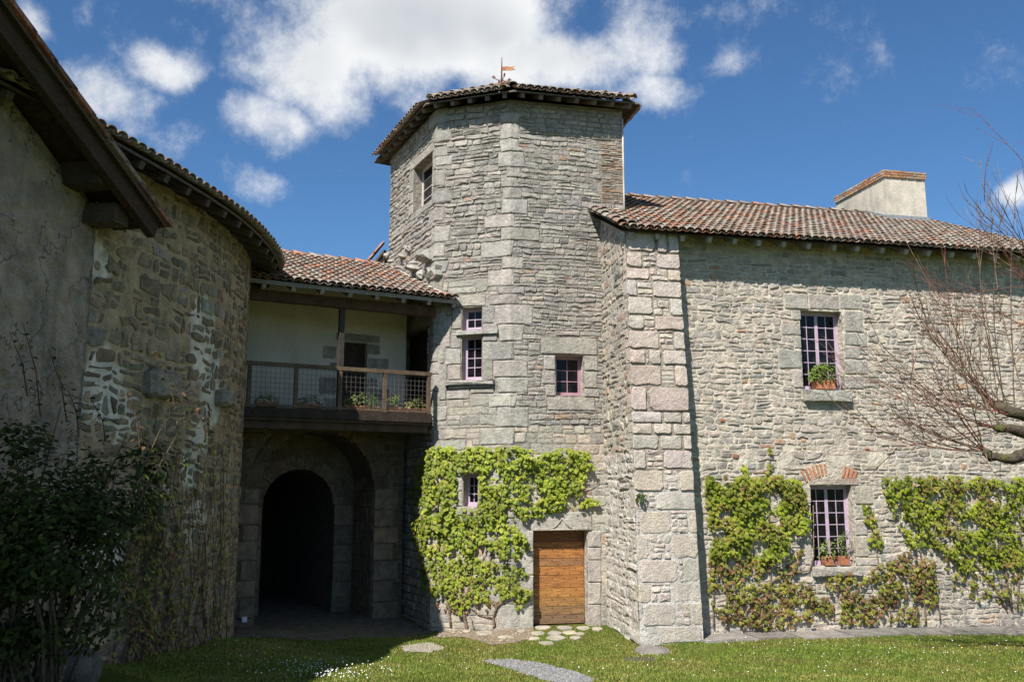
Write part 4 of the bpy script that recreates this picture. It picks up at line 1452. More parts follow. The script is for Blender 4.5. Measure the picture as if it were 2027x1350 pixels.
    def ring(i0, z): return [pf - dd * i0 - up2 * i0, pf + dd * (cw + i0) - up2 * i0, pf + dd * (cw + i0) + up2 * (cl + i0), pf - dd * i0 + up2 * (cl + i0)], z
    p4, _ = ring(0, 0)
    CH.box8([Vector((p.x, p.y, zb)) for p in p4] + [Vector((p.x, p.y, zt - .20)) for p in p4], (.50, .46, .385))
    ch = CH.build('chimney', MT['render'], T)
    ch['label'] = 'cream rendered chimney with lichened brick cap'
    # brick cap: three courses, bricks along the visible sides
    CF = Wall([(p4[0] - up2 * .03 - dd * .03)[:2], (p4[1] - up2 * .03 + dd * .03)[:2]])
    CS = Wall([(p4[3] - dd * .03 + up2 * .03)[:2], (p4[0] - dd * .03 - up2 * .03)[:2]])
    MB().box8([Vector((p.x, p.y, zt - .198)) for p in ring(.005, 0)[0]] + [Vector((p.x, p.y, zt - .02)) for p in ring(.005, 0)[0]], (.3, .2, .13)).build('cap_core', MT['brick'], ch)
    for wl in (CF, CS):
        for c in range(3):
            z0 = zt - .205 + c * .066
            u = -.04 if c % 2 else .0
            while u < wl.L - .02:
                a, b = max(u, 0), min(u + .215, wl.L)
                if b - a > .05:
                    block(wl, (a, b, z0, z0 + .064), ch, MT['brick'], pick([(2, (.33, .17, .10)), (2, (.33, .25, .18)), (1, (.40, .22, .09)), (1, (.36, .32, .27))], rng, .2), rng, .012, .1, 'brick', .008, .08, .04)
                u += .22
    # grey lead flashing round the foot
    fl = MB()
    for (a, b) in ((p4[3], p4[0]), (p4[0], p4[1])):
        pa, pb = Vector(a), Vector(b)
        if (pa - pb).normalized().dot(upv) > .5:
            o_ = -dd * .03
            dr = min(run, (pa - A).dot(upv))
            mid = pb + upv * (run - (pb - A).dot(upv)) if (pa - A).dot(upv) > run else pa
            fl.beam(Vector((mid.x, mid.y, roofz(mid) + .15)) + o_, Vector((pb.x, pb.y, roofz(pb) + .15)) + o_, .07, .09, (.20, .22, .24))
        else:
            o_ = -upv * .03
            fl.beam(Vector((pa.x, pa.y, roofz(pa) + .15)) + o_ - dd * .05, Vector((pb.x, pb.y, roofz(pb) + .15)) + o_ + dd * .05, .07, .09, (.20, .22, .24))
    fl.build('lead_flashing', MT['metal'], ch)
    # --- windows
    window(WR, wu, T, .17, 2, 2, 6)
    window(WR, wl_, T, .17, 2, 2, 6)
    return T, wu, wl_, bw, v_of
WING, WU, WLO, BUTW, BUT_V = make_wing()
# ------------------------------------------------------------------ gatehouse with balcony
def make_gate():
    rng = random.Random(31)
    T = thing('gatehouse', tuple(GW.map(2.1, 0, 0)), 'shaded stone gatehouse with dark archway below a timber balcony', 'gatehouse')
    ul, ur = GW.pix(506, 1150)[0], GW.pix(736, 1150)[0]
    cu, ra = (ul + ur) / 2, (ur - ul) / 2
    zs = 3.82 - ra
    def outer(u, v):
        return ul < u < ur and (v < zs or (u - cu) ** 2 + (v - zs) ** 2 < ra * ra)
    IWD = 1.3
    IW = Wall([Vector(GW.map(0, 0, -IWD)[:2]), Vector(GW.map(GW.L, 0, -IWD)[:2])])
    il, ir = cu - ra + .36, IW.pix(656, 1150)[0]
    ic, ira = (il + ir) / 2, (ir - il) / 2
    izs = 3.05 - ira
    def inner(u, v):
        return il < u < ir and (v < izs or (u - ic) ** 2 + (v - izs) ** 2 < ira * ira)
    slot = (GW.pix(445, 1150)[0], GW.pix(462, 1150)[0], -.1, GW.pix(452, 1056)[1])
    U1 = GW.L
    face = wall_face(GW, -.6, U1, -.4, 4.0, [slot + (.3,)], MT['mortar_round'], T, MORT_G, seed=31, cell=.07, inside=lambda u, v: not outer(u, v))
    inn = wall_face(IW, cu - ra - .05, cu + ra + .05, -.4, 4.0, [], MT['mortar_round'], T, MORT_G, 'inner_wall', seed=32, cell=.06, inside=lambda u, v: not inner(u, v))
    # jambs and barrel between the two arches, then the passage
    mb = MB()
    m = GW.map
    path = [(ul, -.4), (ul, zs)] + [(cu - ra * math.cos(math.pi * i / 16), zs + ra * math.sin(math.pi * i / 16)) for i in range(1, 16)] + [(ur, zs), (ur, -.4)]
    for (a, b), (c, d) in zip(path, path[1:]):
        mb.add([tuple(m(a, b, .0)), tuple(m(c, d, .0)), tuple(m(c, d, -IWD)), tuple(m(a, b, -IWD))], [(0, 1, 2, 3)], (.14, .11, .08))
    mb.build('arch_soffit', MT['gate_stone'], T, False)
    mb = MB()
    mi = IW.map
    path = [(il, -.4), (il, izs)] + [(ic - ira * math.cos(math.pi * i / 16), izs + ira * math.sin(math.pi * i / 16)) for i in range(1, 16)] + [(ir, izs), (ir, -.4)]
    for (a, b), (c, d) in zip(path, path[1:]):
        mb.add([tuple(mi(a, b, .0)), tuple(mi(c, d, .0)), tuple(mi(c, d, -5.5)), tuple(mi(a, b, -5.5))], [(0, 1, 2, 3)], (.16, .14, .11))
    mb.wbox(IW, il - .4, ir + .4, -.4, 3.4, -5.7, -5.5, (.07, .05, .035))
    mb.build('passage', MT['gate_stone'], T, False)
    gd = link('far_gate', None, T, mi(ic, 0, -5.4))
    for i in range(7):
        a = il + (ir - il) * i / 7
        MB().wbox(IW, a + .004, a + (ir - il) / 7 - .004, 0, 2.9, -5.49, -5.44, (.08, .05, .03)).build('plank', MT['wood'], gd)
    # dressed stones: piers, voussoirs
    taken = []
    def stk(wl, a, b, v0, v1, pr=.03, step=(.3, .46), alt=.1, side=1):
        v = v0
        i = 0
        while v < v1 - .05:
            h = min(rng.uniform(*step), v1 - v)
            if v1 - v - h < .12: h = v1 - v
            x0, x1 = (a, b - alt * (i % 2)) if side < 0 else (a + alt * (i % 2), b)
            block(wl, (x0, x1, v, v + h), T, MT['gate_stone'], pick(GATE, rng, .15), rng, pr, .1, 'block', .02, .12, .05)
            taken.append((x0, x1, v, v + h))
            v += h
            i += 1
    stk(GW, ul - .42, ul, -.15, zs, .03, side=1)
    stk(GW, ur, min(ur + .56, U1), -.15, zs, .03, side=-1)
    nv = 15
    for i in range(nv):
        a0, a1 = math.pi * i / nv + .01, math.pi * (i + 1) / nv - .01
        r0, r1 = ra - .005, ra + rng.uniform(.22, .42)
        pts = [(cu - r0 * math.cos(a1), zs + r0 * math.sin(a1)), (cu - r1 * math.cos(a1), zs + r1 * math.sin(a1)), (cu - r1 * math.cos(a0), zs + r1 * math.sin(a0)), (cu - r0 * math.cos(a0), zs + r0 * math.sin(a0))]
        pts = [p for p in pts]
        if sum(pts[k][0] * pts[(k + 1) % 4][1] - pts[(k + 1) % 4][0] * pts[k][1] for k in range(4)) < 0:
            pts.reverse()
        pts = [(p[0] + rng.uniform(-.015, .015), p[1] + rng.uniform(-.015, .015)) for p in pts]
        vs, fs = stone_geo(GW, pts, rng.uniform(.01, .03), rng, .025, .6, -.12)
        MB().add(vs, fs, pick(GATE_SHADED, rng, .15)).build('voussoir', MT['gate_stone'], T)
        a0, a1 = math.pi * i / nv + .01, math.pi * (i + 1) / nv - .01
        r0, r1 = ira - .005, ira + rng.uniform(.26, .30)
        pts = [(ic - r0 * math.cos(a1), izs + r0 * math.sin(a1)), (ic - r1 * math.cos(a1), izs + r1 * math.sin(a1)), (ic - r1 * math.cos(a0), izs + r1 * math.sin(a0)), (ic - r0 * math.cos(a0), izs + r0 * math.sin(a0))]
        if sum(pts[k][0] * pts[(k + 1) % 4][1] - pts[(k + 1) % 4][0] * pts[k][1] for k in range(4)) < 0:
            pts.reverse()
        vs, fs = stone_geo(IW, pts, .02, rng, .02, .4, -.1)
        MB().add(vs, fs, pick(GATE, rng, .15)).build('voussoir', MT['gate_stone'], T)
    stk(IW, ir, cu + ra, -.15, izs, .025, alt=0)
    stk(IW, cu - ra, il, -.15, izs, .025, alt=0)
    # ashlar right jamb of the outer arch, seen obliquely
    RJ = Wall([Vector(GW.map(ur, 0, -IWD)[:2]), Vector(GW.map(ur, 0, 0)[:2])])
    js = masonry(0.01, RJ.L - .02, -.2, zs + .3, [], rng, (.28, .42), (.3, .6), .012, None, .1, (.0, .0), 33, .1, .04)
    emit(RJ, js, T, MT['gate_stone'], GATE, rng, 40, (.008, .02), .016, .3, 'block')
    arc_b = []
    for i in range(24):
        a = math.pi * (i + .5) / 24
        arc_b.append((cu - (ra + .33) * math.cos(a) - .12, cu - (ra + .33) * math.cos(a) + .12, zs, zs + (ra + .33) * math.sin(a)))
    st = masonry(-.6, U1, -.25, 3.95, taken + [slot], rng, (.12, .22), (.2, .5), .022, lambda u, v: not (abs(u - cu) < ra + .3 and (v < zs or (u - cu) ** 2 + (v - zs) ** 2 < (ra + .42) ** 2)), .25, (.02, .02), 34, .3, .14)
    emit(GW, st, face, MT['gate_stone'], GATE_SHADED, rng, 70, (.01, .03), .022, .7)
    MB().wbox(GW, slot[0] - .1, slot[1] + .12, slot[3], slot[3] + .17, -.2, .06, (.09, .07, .055)).build('slot_lintel', MT['wood'], T)
    MB().wbox(GW, slot[0], slot[1], slot[2], slot[3], -.30, -.27, (.03, .025, .02)).build('slot_door', MT['wood'], T)
    # solid masses either side of the passage and the upper storey
    for (a, b) in ((-1.2, cu - ra - .06), (cu + ra + .06, U1 - .1)):
        prism([m(a, 0, -.33)[:2], m(b, 0, -.33)[:2], m(b, 0, -7)[:2], m(a, 0, -7)[:2]], -.5, 4.0, MT['mortar_round'], T, 'core', MORT_G)
    prism([m(-1.2, 0, -.34)[:2], m(U1 - .1, 0, -.34)[:2], m(U1 - 1.2, 0, -6)[:2], m(-1.2, 0, -6)[:2]], 4.001, 6.9, MT['mortar_round'], T, 'core', MORT_G)
    # --- upper wall, white plaster, with a stone-framed door
    dr = GW.rect(668, 677, 726, 828)
    dr = (dr[0], dr[1], 4.08, dr[3])
    wall_face(GW, -.8, U1, 4.03, 6.98, [dr + (.25,)], MT['white_plaster'], T, (.60, .55, .46), 'plaster_wall', seed=35, amp=.004)
    for q in [(664, 661, 752, 677), (638, 684, 667, 711), (652, 717, 667, 732), (629, 744, 666, 782), (641, 786, 666, 812), (727, 681, 753, 702), (727, 708, 770, 738), (727, 746, 748, 766), (727, 768, 770, 792)]:
        block(GW, GW.rect(*q), T, MT['gate_stone'], pick([(1, (.33, .30, .26)), (1, (.29, .27, .23))], rng, .1), rng, .012, .05, 'block', .01, .2, .1)
    pd = link('plank_door', None, T, m(dr[0], 4.08, -.2))
    for i in range(4):
        a, b = dr[0] + (dr[1] - dr[0]) * i / 4, dr[0] + (dr[1] - dr[0]) * (i + 1) / 4
        MB().wbox(GW, a + .003, b - .003, 4.08, dr[3], -.22, -.17, (.06, .04, .03)).build('plank', MT['wood'], pd)
    # --- balcony
    bL = 3.73
    zf = 4.10
    bal = MB()
    fl_in = 1.5
    # floor boards
    nb = 9
    bal_root = link('balcony', None, T, BW.map(bL / 2, 3.9, 0))
    bal_root['label'] = 'weathered timber balcony with wire mesh railing'
    for i in range(nb):
        w1 = -.02 - i * fl_in / nb
        MB().wbox(BW, -.35, bL + (.0 if i < 1 else .25), zf - .04, zf, w1 - fl_in / nb + .006, w1, (.11, .085, .06)).build('floor_board', MT['rail_wood'], bal_root)
    MB().wbox(BW, -.35, bL, zf - .16, zf + .015, -.015, .06, (.035, .026, .02)).build('edge_beam', MT['rail_wood'], bal_root)
    MB().wbox(BW, -.35, bL - .03, zf - .36, zf - .22, -.16, -.06, (.08, .052, .035)).build('bearer', MT['rail_wood'], bal_root)
    MB().wbox(BW, -.35, bL - .02, zf - .215, zf - .165, -.14, .02, (.07, .05, .035)).build('bearer', MT['rail_wood'], bal_root)
    for i in range(7):
        u = .1 + i * .58
        MB().wbox(BW, u, u + .09, zf - .22, zf - .045, -1.5, -.165, (.09, .07, .05)).build('joist', MT['rail_wood'], bal_root)
    RC = (.115, .08, .052)
    zr = 4.93
    MB().wbox(BW, -.3, bL, zr - .045, zr + .03, -.035, .045, RC).build('handrail', MT['rail_wood'], bal_root)
    MB().wbox(BW, -.3, bL, zf + .03, zf + .075, -.02, .03, RC).build('bottom_rail', MT['rail_wood'], bal_root)
    us = [BW.pix(x, 780)[0] for x in (492, 585, 672, 761, 848)]
    for u in us:
        MB().wbox(BW, u - .035, u + .035, zf + .016, zr - .045, -.03, .036, RC).build('baluster', MT['rail_wood'], bal_root)
    um = BW.pix(679, 650)[0]
    MB().wbox(BW, um - .05, um + .05, zf, 6.22, -.15, -.05, (.05, .042, .036)).build('post', MT['rail_wood'], bal_root)
    MB().wbox(BW, -.35, bL + .1, 6.13, 6.33, -.17, -.03, (.085, .05, .03)).build('roof_beam', MT['rail_wood'], bal_root)
    wm = MB()
    for (a, b) in zip(us, us[1:]):
        a, b = a + .04, b - .04
        n = int((b - a) / .085)
        for i in range(n + 1):
            u = a + (b - a) * i / n
            wm.tube([BW.map(u, zf + .075, .0), BW.map(u, zr - .045, .0)], .0035, 4, (.10, .085, .075), False)
        for j in range(8):
            v = zf + .1 + (zr - zf - .17) * j / 7
            wm.tube([BW.map(a, v, .004), BW.map(b, v, .004)], .0035, 4, (.10, .085, .075), False)
    wm.build('wire_mesh', MT['metal'], bal_root)
    # --- lean-to roof over the balcony
    ZE = 6.43
    A2, B2 = Vector((-5.32, 15.545)), Vector((-1.10, 17.815))
    A, B = Vector((A2.x, A2.y, ZE)), Vector((B2.x, B2.y, ZE))
    e = (B2 - A2).normalized()
    up = Vector((-e.y, e.x))
    run, tp = 3.55, .40
    towp = [tuple(CL + Vector((-.02, 0))), tuple(C0 + Vector((-.03, -.03))), tuple(C1 + Vector((0, -.04))), tuple(CR), tuple(CR + Vector((0, 4))), (-2, 23)]
    rndp = [(p[0], p[1]) for p in RND] + [(-12, 17.6), (-12, 6)]
    pts = [A2, B2, B2 + up * .15, Vector((C0.x + .03, C0.y - .02))]
    pts = [A2, B2, B2 + up * run, A2 + up * run]
    def zz(p): return ZE + tp * (Vector(p) - A2).dot(up)
    deck = MB()
    # split the deck so that it stops at the tower's left face
    d = (CL - C0).normalized()
    hit = None
    q0 = A2 + up * run
    den = e.x * d.y - e.y * d.x
    s = ((C0.x - q0.x) * d.y - (C0.y - q0.y) * d.x) / den
    rid = q0 + e * s
    poly = [A2, B2, Vector((C0.x + .04, C0.y - .05)), Vector((C0.x - .02, C0.y)), rid, q0]
    deck.add([(p.x, p.y, zz(p)) for p in poly], [tuple(range(6))], WOODC)
    deck.add([(p.x, p.y, zz(p) - .04) for p in poly], [tuple(reversed(range(6)))], (.10, .085, .07))
    deck.add([(A2.x, A2.y, ZE - .06), (B2.x, B2.y, ZE - .06), (B2.x, B2.y, ZE + .02), (A2.x, A2.y, ZE + .02)], [(0, 1, 2, 3)], (.27, .25, .215))
    ro = deck.build('roof', MT['wood'], T)
    roof_tiles(ro, A, B, run, tp, rng, TP_GREY, 260, keep=lambda x, y: not inpoly(x, y, towp), palf=lambda l: TP_ORANGE if rng.random() < .25 else TP_GREY)
    half_round_run(ro, (q0.x, q0.y, zz(q0)), (rid.x - .15, rid.y, zz(rid)), rng, TP_ORANGE, 'ridge_tile', r=.11)
    # far slope of the gatehouse roof
    bq = [q0 + up * 3.4, rid + up * 3.4]
    MB().add([(q0.x, q0.y, zz(q0) - .01), (rid.x, rid.y, zz(rid) - .01), (bq[1].x, bq[1].y, 6.4), (bq[0].x, bq[0].y, 6.4)], [(0, 1, 2, 3)], (.25, .15, .1)).build('rear_slope', MT['tile'], ro)
    x = .3
    L = (B2 - A2).length
    while x < L:
        p = A2 + e * x + up * .02
        q = p + up * 1.6
        inside_t = inpoly(q.x, q.y, towp)
        ln = .3 if inside_t else 1.6
        q = p + up * ln
        MB().beam((p.x, p.y, ZE - .095), (q.x, q.y, ZE - .095 + tp * ln), .08, .085, (.27, .245, .21)).build('rafter', MT['wood'], ro)
        x += .55
    # mortar fillet where the lean-to meets the tower
    f1 = [Vector((p.x, p.y, zz(p) + .07)) for p in [B2 + up * .1 + Vector((-.05, 0)), Vector((C0.x + .02, C0.y - .06)), C0 + (CL - C0) * .35 + Vector((-.06, -.02)), rid + Vector((-.06, 0))]]
    f1[0].z = zz(B2) + .09
    MB().tube(f1, [.05, .07, .07, .08], 6, (.47, .43, .35)).build('mortar_fillet', MT['render'], T, True)
    # small tiled roof behind, just left of the tower
    p0 = pixy(722, 541, 22.0)
    p1 = pixy(760, 494, 22.0)
    rb = link('back_roof', None, T, p0)
    dd = Vector((.25, 1, 0)).normalized()
    MB().add([tuple(p0), tuple(p1), tuple(p1 + dd * 2.2), tuple(p0 + dd * 2.2), tuple(p0 - Vector((0, 0, .08))), tuple(p1 - Vector((0, 0, .08))), tuple(p1 + dd * 2.2 - Vector((0, 0, .08))), tuple(p0 + dd * 2.2 - Vector((0, 0, .08)))],
             [(0, 1, 2, 3), (7, 6, 5, 4), (4, 5, 1, 0)], (.12, .08, .05)).build('deck', MT['wood'], rb)
    half_round_run(rb, p0, p1, rng, TP_ORANGE, 'verge_tile', r=.10, L=.3)
    MB().add([tuple(p0 + Vector((.12, .1, -.1))), tuple(p1 + Vector((0, .1, -1.1))), tuple(p1 + Vector((0, .1, -.12))), tuple(p0 + Vector((.05, .1, -.05)))], [(0, 1, 2, 3)], (.4, .35, .28)).build('gable', MT['mortar_wing'], rb)
    return T, us, zf
GATEH, BAL_U, BAL_Z = make_gate()

# ------------------------------------------------------------------ round-cornered building on the left
def rpix(px, py):
    best = None
    for i in range(len(RND) - 1):
        u, v = RW.pix(px, py, 0, i)
        if RW.cum[i] - .01 <= u <= RW.cum[i + 1] + .01:
            q = RW.map(u, v)
            if best is None or q.length < best[2]:
                best = (u, v, q.length)
    return best[:2] if best else None

def make_round():
    rng = random.Random(41)
    T = thing('round_building', (-5.4, 13, .3), 'shaded rubble building with rounded wall and tiled eaves on the left', 'building')
    ZW = 6.78
    U0 = 1.5
    white = [rpix(*p) + (s,) for p, s in [((400, 640), .35), ((405, 690), .4), ((412, 745), .38), ((418, 800), .3), ((190, 780), .35), ((205, 745), .3), ((240, 820), .3), ((395, 860), .3), ((380, 930), .3), ((300, 990), .3), ((185, 515), .22), ((385, 1040), .3), ((210, 1100), .3)] if rpix(*p)]
    def mcol(u, v):
        for (a, b, s) in white:
            if ((u - a) * .8) ** 2 + (v - b) ** 2 < (s * (1 + .5 * noise.noise(Vector((u * 5, v * 5, 0))))) ** 2:
                return (.58, .55, .48)
        return MORT_R
    ni = rpix(310, 1000)
    sl = rpix(298, 1075)
    holes = []
    if ni: holes.append((ni[0] - .28, ni[0] + .18, ni[1] - .12, ni[1] + .14, .3))
    if sl: holes.append((sl[0] - .22, sl[0] + .22, sl[1] - .42, sl[1] + .40, .3))
    face = wall_face(RW, U0, RW.L, -.3, ZW, holes, MT['mortar_round'], T, mcol, seed=41, cell=.11, amp=.02)
    for h in holes:
        MB().wbox(RW, h[0], h[1], h[2], h[3], -.34, -.3, (.03, .027, .023)).build('recess_back', MT['dark_void'], T)
    core = [RW.map(u, 0, -.36)[:2] for u in np.linspace(U0, RW.L, 14)] + [(-11, 17.9), (-11, 6.5)]
    prism(core, -.5, ZW - .05, MT['mortar_round'], T, 'core', MORT_R)
    blocks = []
    for (px, py, du, dv, pr) in [(312, 762, .34, .22, .20), (436, 790, .30, .14, .22)]:
        u, v = rpix(px, py)
        r = (u - du, u + du, v - dv, v + dv)
        block(RW, r, T, MT['round_stone'], (.25, .225, .18), rng, pr, .1, 'corbel', .05, .4, .1)
        blocks.append(r)
    cols = masonry(U0, RW.L, 0, ZW - .02, blocks + [h[:4] for h in holes], rng, (.09, .30), (.15, .42), .032, None, .42, (.07, .09), 42, .45, .25, .03)
    emit(RW, cols, face, MT['round_stone'], BROWN, rng, 220, (.006, .028), .022, .8, palf=lambda u, v: BROWN if v < 5.9 else BROWN[:3], var=.25)
    # dressed edge where the wall turns in towards the gate
    # roof
    ZE, tp, OV = 6.70, .44, .52
    us = []
    u = 3.2
    ro_m = MB()
    def ep(u, r_):
        return RW.map(u, 0, OV - r_)[:2]
    uu = list(np.linspace(2.6, RW.L, 40))
    for a, b in zip(uu, uu[1:]):
        for (r0, r1) in ((0, 1.2), (1.2, 3.4)):
            q = [(*ep(a, r0), ZE + tp * r0), (*ep(b, r0), ZE + tp * r0), (*ep(b, r1), ZE + tp * r1), (*ep(a, r1), ZE + tp * r1)]
            ro_m.add(q, [(0, 1, 2, 3)], WOODC)
            ro_m.add([(x, y, z - .04) for x, y, z in q], [(3, 2, 1, 0)], (.06, .045, .033))
        q = [(*ep(a, 0), ZE - .04), (*ep(b, 0), ZE - .04), (*ep(b, 0), ZE), (*ep(a, 0), ZE)]
        ro_m.add(q, [(0, 1, 2, 3)], (.12, .095, .07))
    ro = ro_m.build('roof', MT['wood'], T)
    items = []
    u = 2.7
    k = 0
    while u < RW.L - .05:
        n = RW.nrm(u)
        d = Vector((-n.y, n.x))
        for kind in ('cover', 'chan'):
            for j in range(9):
                r_ = j * .315 - .05
                ux = u + (.09 if kind == 'chan' else 0)
                # local spacing: the eave runs outside the wall line
                x, y = ep(ux, r_)
                c = 1 / math.sqrt(1 + tp * tp)
                Sd = Vector((-n.x * c, -n.y * c, tp * c))
                e = Vector((d.x, d.y, 0))
                N = e.cross(Sd).normalized()
                if N.z < 0: N = -N
                ty = (Sd - N * .06).normalized()
                tx = (e + Sd * rng.uniform(-.05, .05)).normalized()
                tz = tx.cross(ty).normalized()
                ty = tz.cross(tx)
                items.append((kind, Matrix((tx, ty, tz)).transposed(), Vector((x, y, ZE + tp * r_)) + N * (.025 + rng.uniform(0, .008)), j))
        u += .176 if k < 400 else .18
    items.sort(key=lambda q: q[3] * 3 + (q[2].y * .05))
    rest = MB()
    for n_, (kind, M, loc, j) in enumerate(items):
        col = pick(TP_GREY, rng, .2)
        if n_ < 150:
            o = link('tile', tile_mesh(kind, ('r', rng.randrange(14)), col), ro, loc)
            o.rotation_euler = M.to_euler()
        else:
            a, f = COVER if kind == 'cover' else CHAN
            rest.add([tuple(x) for x in a @ np.array(M).T + np.array(loc)], f, col)
    rest.build('more_tiles', MT['tile'], ro, True)['kind'] = 'stuff'
    u = 2.8
    while u < RW.L:
        p, q = ep(u, .03), ep(u, 1.0)
        MB().beam((*p, ZE - .10), (*q, ZE - .10 + tp * .97), .085, .10, (.11, .085, .065)).build('rafter', MT['wood'], ro)
        u += .5
    return T
ROUND = make_round()

# ------------------------------------------------------------------ plastered gable in the left foreground
def make_barn():
    rng = random.Random(51)
    T = thing('plastered_barn', (-6.2, 7, .8), 'near barn with grey plastered gable and overhanging tiled verge at far left', 'barn')
    V1 = Vector((-4.30, 10.62, 5.90))
    TPN = .44
    nd = Vector((*NBD, 0))
    nn = Vector((NBD.y, -NBD.x, 0))
    uE = (Vector((V1.x, V1.y)) - NW.p[0]).dot(NBD)
    def ztop(u): 
        t = uE - u
        return V1.z + TPN * (t if t < 3.5 else 7 - t) - .12
    class Gable(Wall):
        def map(self, u, v, w=0.0):
            return super().map(u, -.2 + (v + .2) * (ztop(u) + .2) / 8.8, w)
    wall = wall_face(Gable(NW.p), 0, NW.L, -.2, 8.6, [], MT['plaster'], T, (.265, .22, .17), cell=.12, amp=.04, seed=51)
    # ragged edge thickness of the plaster
    e = MB()
    zs = [i * .12 for i in range(52)]
    for a, b in zip(zs, zs[1:]):
        j0, j1 = [.05 * noise.noise(Vector((0, q * 1.7, 4))) for q in (a, b)]
        e.add([tuple(NW.map(NW.L - .02, a, .02)), tuple(NW.map(NW.L + j0 + .05, a, -.28)), tuple(NW.map(NW.L + j1 + .05, b, -.28)), tuple(NW.map(NW.L - .02, b, .02))], [(0, 1, 2, 3)], (.33, .31, .27))
    e.build('plaster_edge', MT['plaster'], T)
    n = 10
    pts = [NW.map(NW.L * i / n, 0, -.3)[:2] for i in range(n + 1)]
    tops = [ztop(NW.L * i / n) - .25 for i in range(n + 1)]
    back = [tuple(Vector(p) - nn.xy * 4) for p in reversed(pts)]
    prism(pts + back, -.4, 0, MT['plaster'], T, 'core', (.3, .29, .26), tops + tops[::-1])
    # roof
    ed = -nn
    A = V1.copy()
    B = V1 + ed * 5.0
    ridge = 3.5
    upd = -nd
    deck = MB()
    def P(t, s, dz=0): 
        z = V1.z + TPN * (t if t < ridge else 2 * ridge - t)
        q = V1 + upd * t + ed * s
        return (q.x, q.y, z + dz)
    for (t0, t1) in ((0, ridge), (ridge, 2 * ridge)):
        deck.add([P(t0, 0), P(t0, 5), P(t1, 5), P(t1, 0)], [(0, 1, 2, 3)], WOODC)
        deck.add([P(t0, 0, -.045), P(t0, 5, -.045), P(t1, 5, -.045), P(t1, 0, -.045)], [(3, 2, 1, 0)], (.05, .035, .024))
        deck.add([P(t0, 0, -.045), P(t0, 0), P(t1, 0), P(t1, 0, -.045)], [(0, 1, 2, 3)], (.12, .08, .06))
    deck.add([P(0, 0, -.045), P(0, 5, -.045), P(0, 5), P(0, 0)], [(0, 1, 2, 3)], (.12, .08, .06))
    ro = deck.build('roof', MT['wood'], T)
    DARKT = [(2, (.20, .085, .055)), (1, (.14, .075, .055)), (1, (.22, .17, .14)), (1, (.26, .11, .07))]
    roof_tiles(ro, A + ed * .22 + Vector((0, 0, .0)), B, ridge, TPN, rng, DARKT, 60)
    # flat verge tiles lapped along the edge
    t = -.08
    while t < ridge:
        p, q = Vector(P(t, .09, .045)), Vector(P(t + .40, .09, .030))
        MB().beam(p, q, .26, .055, pick(DARKT, rng, .25)).build('verge_tile', MT['tile'], ro)
        MB().beam(p + Vector((0, 0, .05)) + ed * .05, q + Vector((0, 0, .06)) + ed * .05, .2, .05, pick(DARKT, rng, .25)).build('verge_tile', MT['tile'], ro)
        t += .33
    # barge rafter, inner rafter, purlins
    MB().beam(P(.10, .11, -.155), P(ridge, .11, -.155), .10, .21, (.055, .036, .022)).build('barge_rafter', MT['wood'], ro)
    for s in range(2, 5):
        MB().beam(P(.1, .5 + s * .5, -.13), P(ridge, .5 + s * .5, -.13), .09, .15, (.085, .06, .042)).build('rafter', MT['wood'], ro)
    u, v = NW.pix(140, 345)
    base = NW.map(u, v)
    pu = MB()
    c = (.075, .055, .04)
    pu.wbox(NW, u - .15, u + .15, v - .17, v + .09, -.3, .46, c)
    pu.build('purlin', MT['wood'], ro)
    u2 = NW.L + .02
    MB().wbox(NW, u2 - .26, u2 + .02, ztop(u2) - .24, ztop(u2) - .02, -.5, .40, (.10, .075, .055)).build('purlin', MT['wood'], ro)
    MB().wbox(NW, u - 3.0, u - 2.75, v + 1.05, v + 1.28, -.3, .60, c).build('purlin', MT['wood'], ro)
    return T
BARN = make_barn()
# ------------------------------------------------------------------ climbing vines
GREENS = [(4, (.255, .305, .022)), (3, (.195, .255, .018)), (2, (.31, .335, .032)), (1, (.14, .20, .018))]
OLIVE = [(3, (.24, .26, .035)), (2, (.18, .20, .03)), (2, (.28, .24, .05)), (1, (.22, .13, .05))]
RUST = [(3, (.20, .11, .05)), (2, (.17, .12, .04)), (1, (.25, .13, .06)), (1, (.20, .19, .05))]

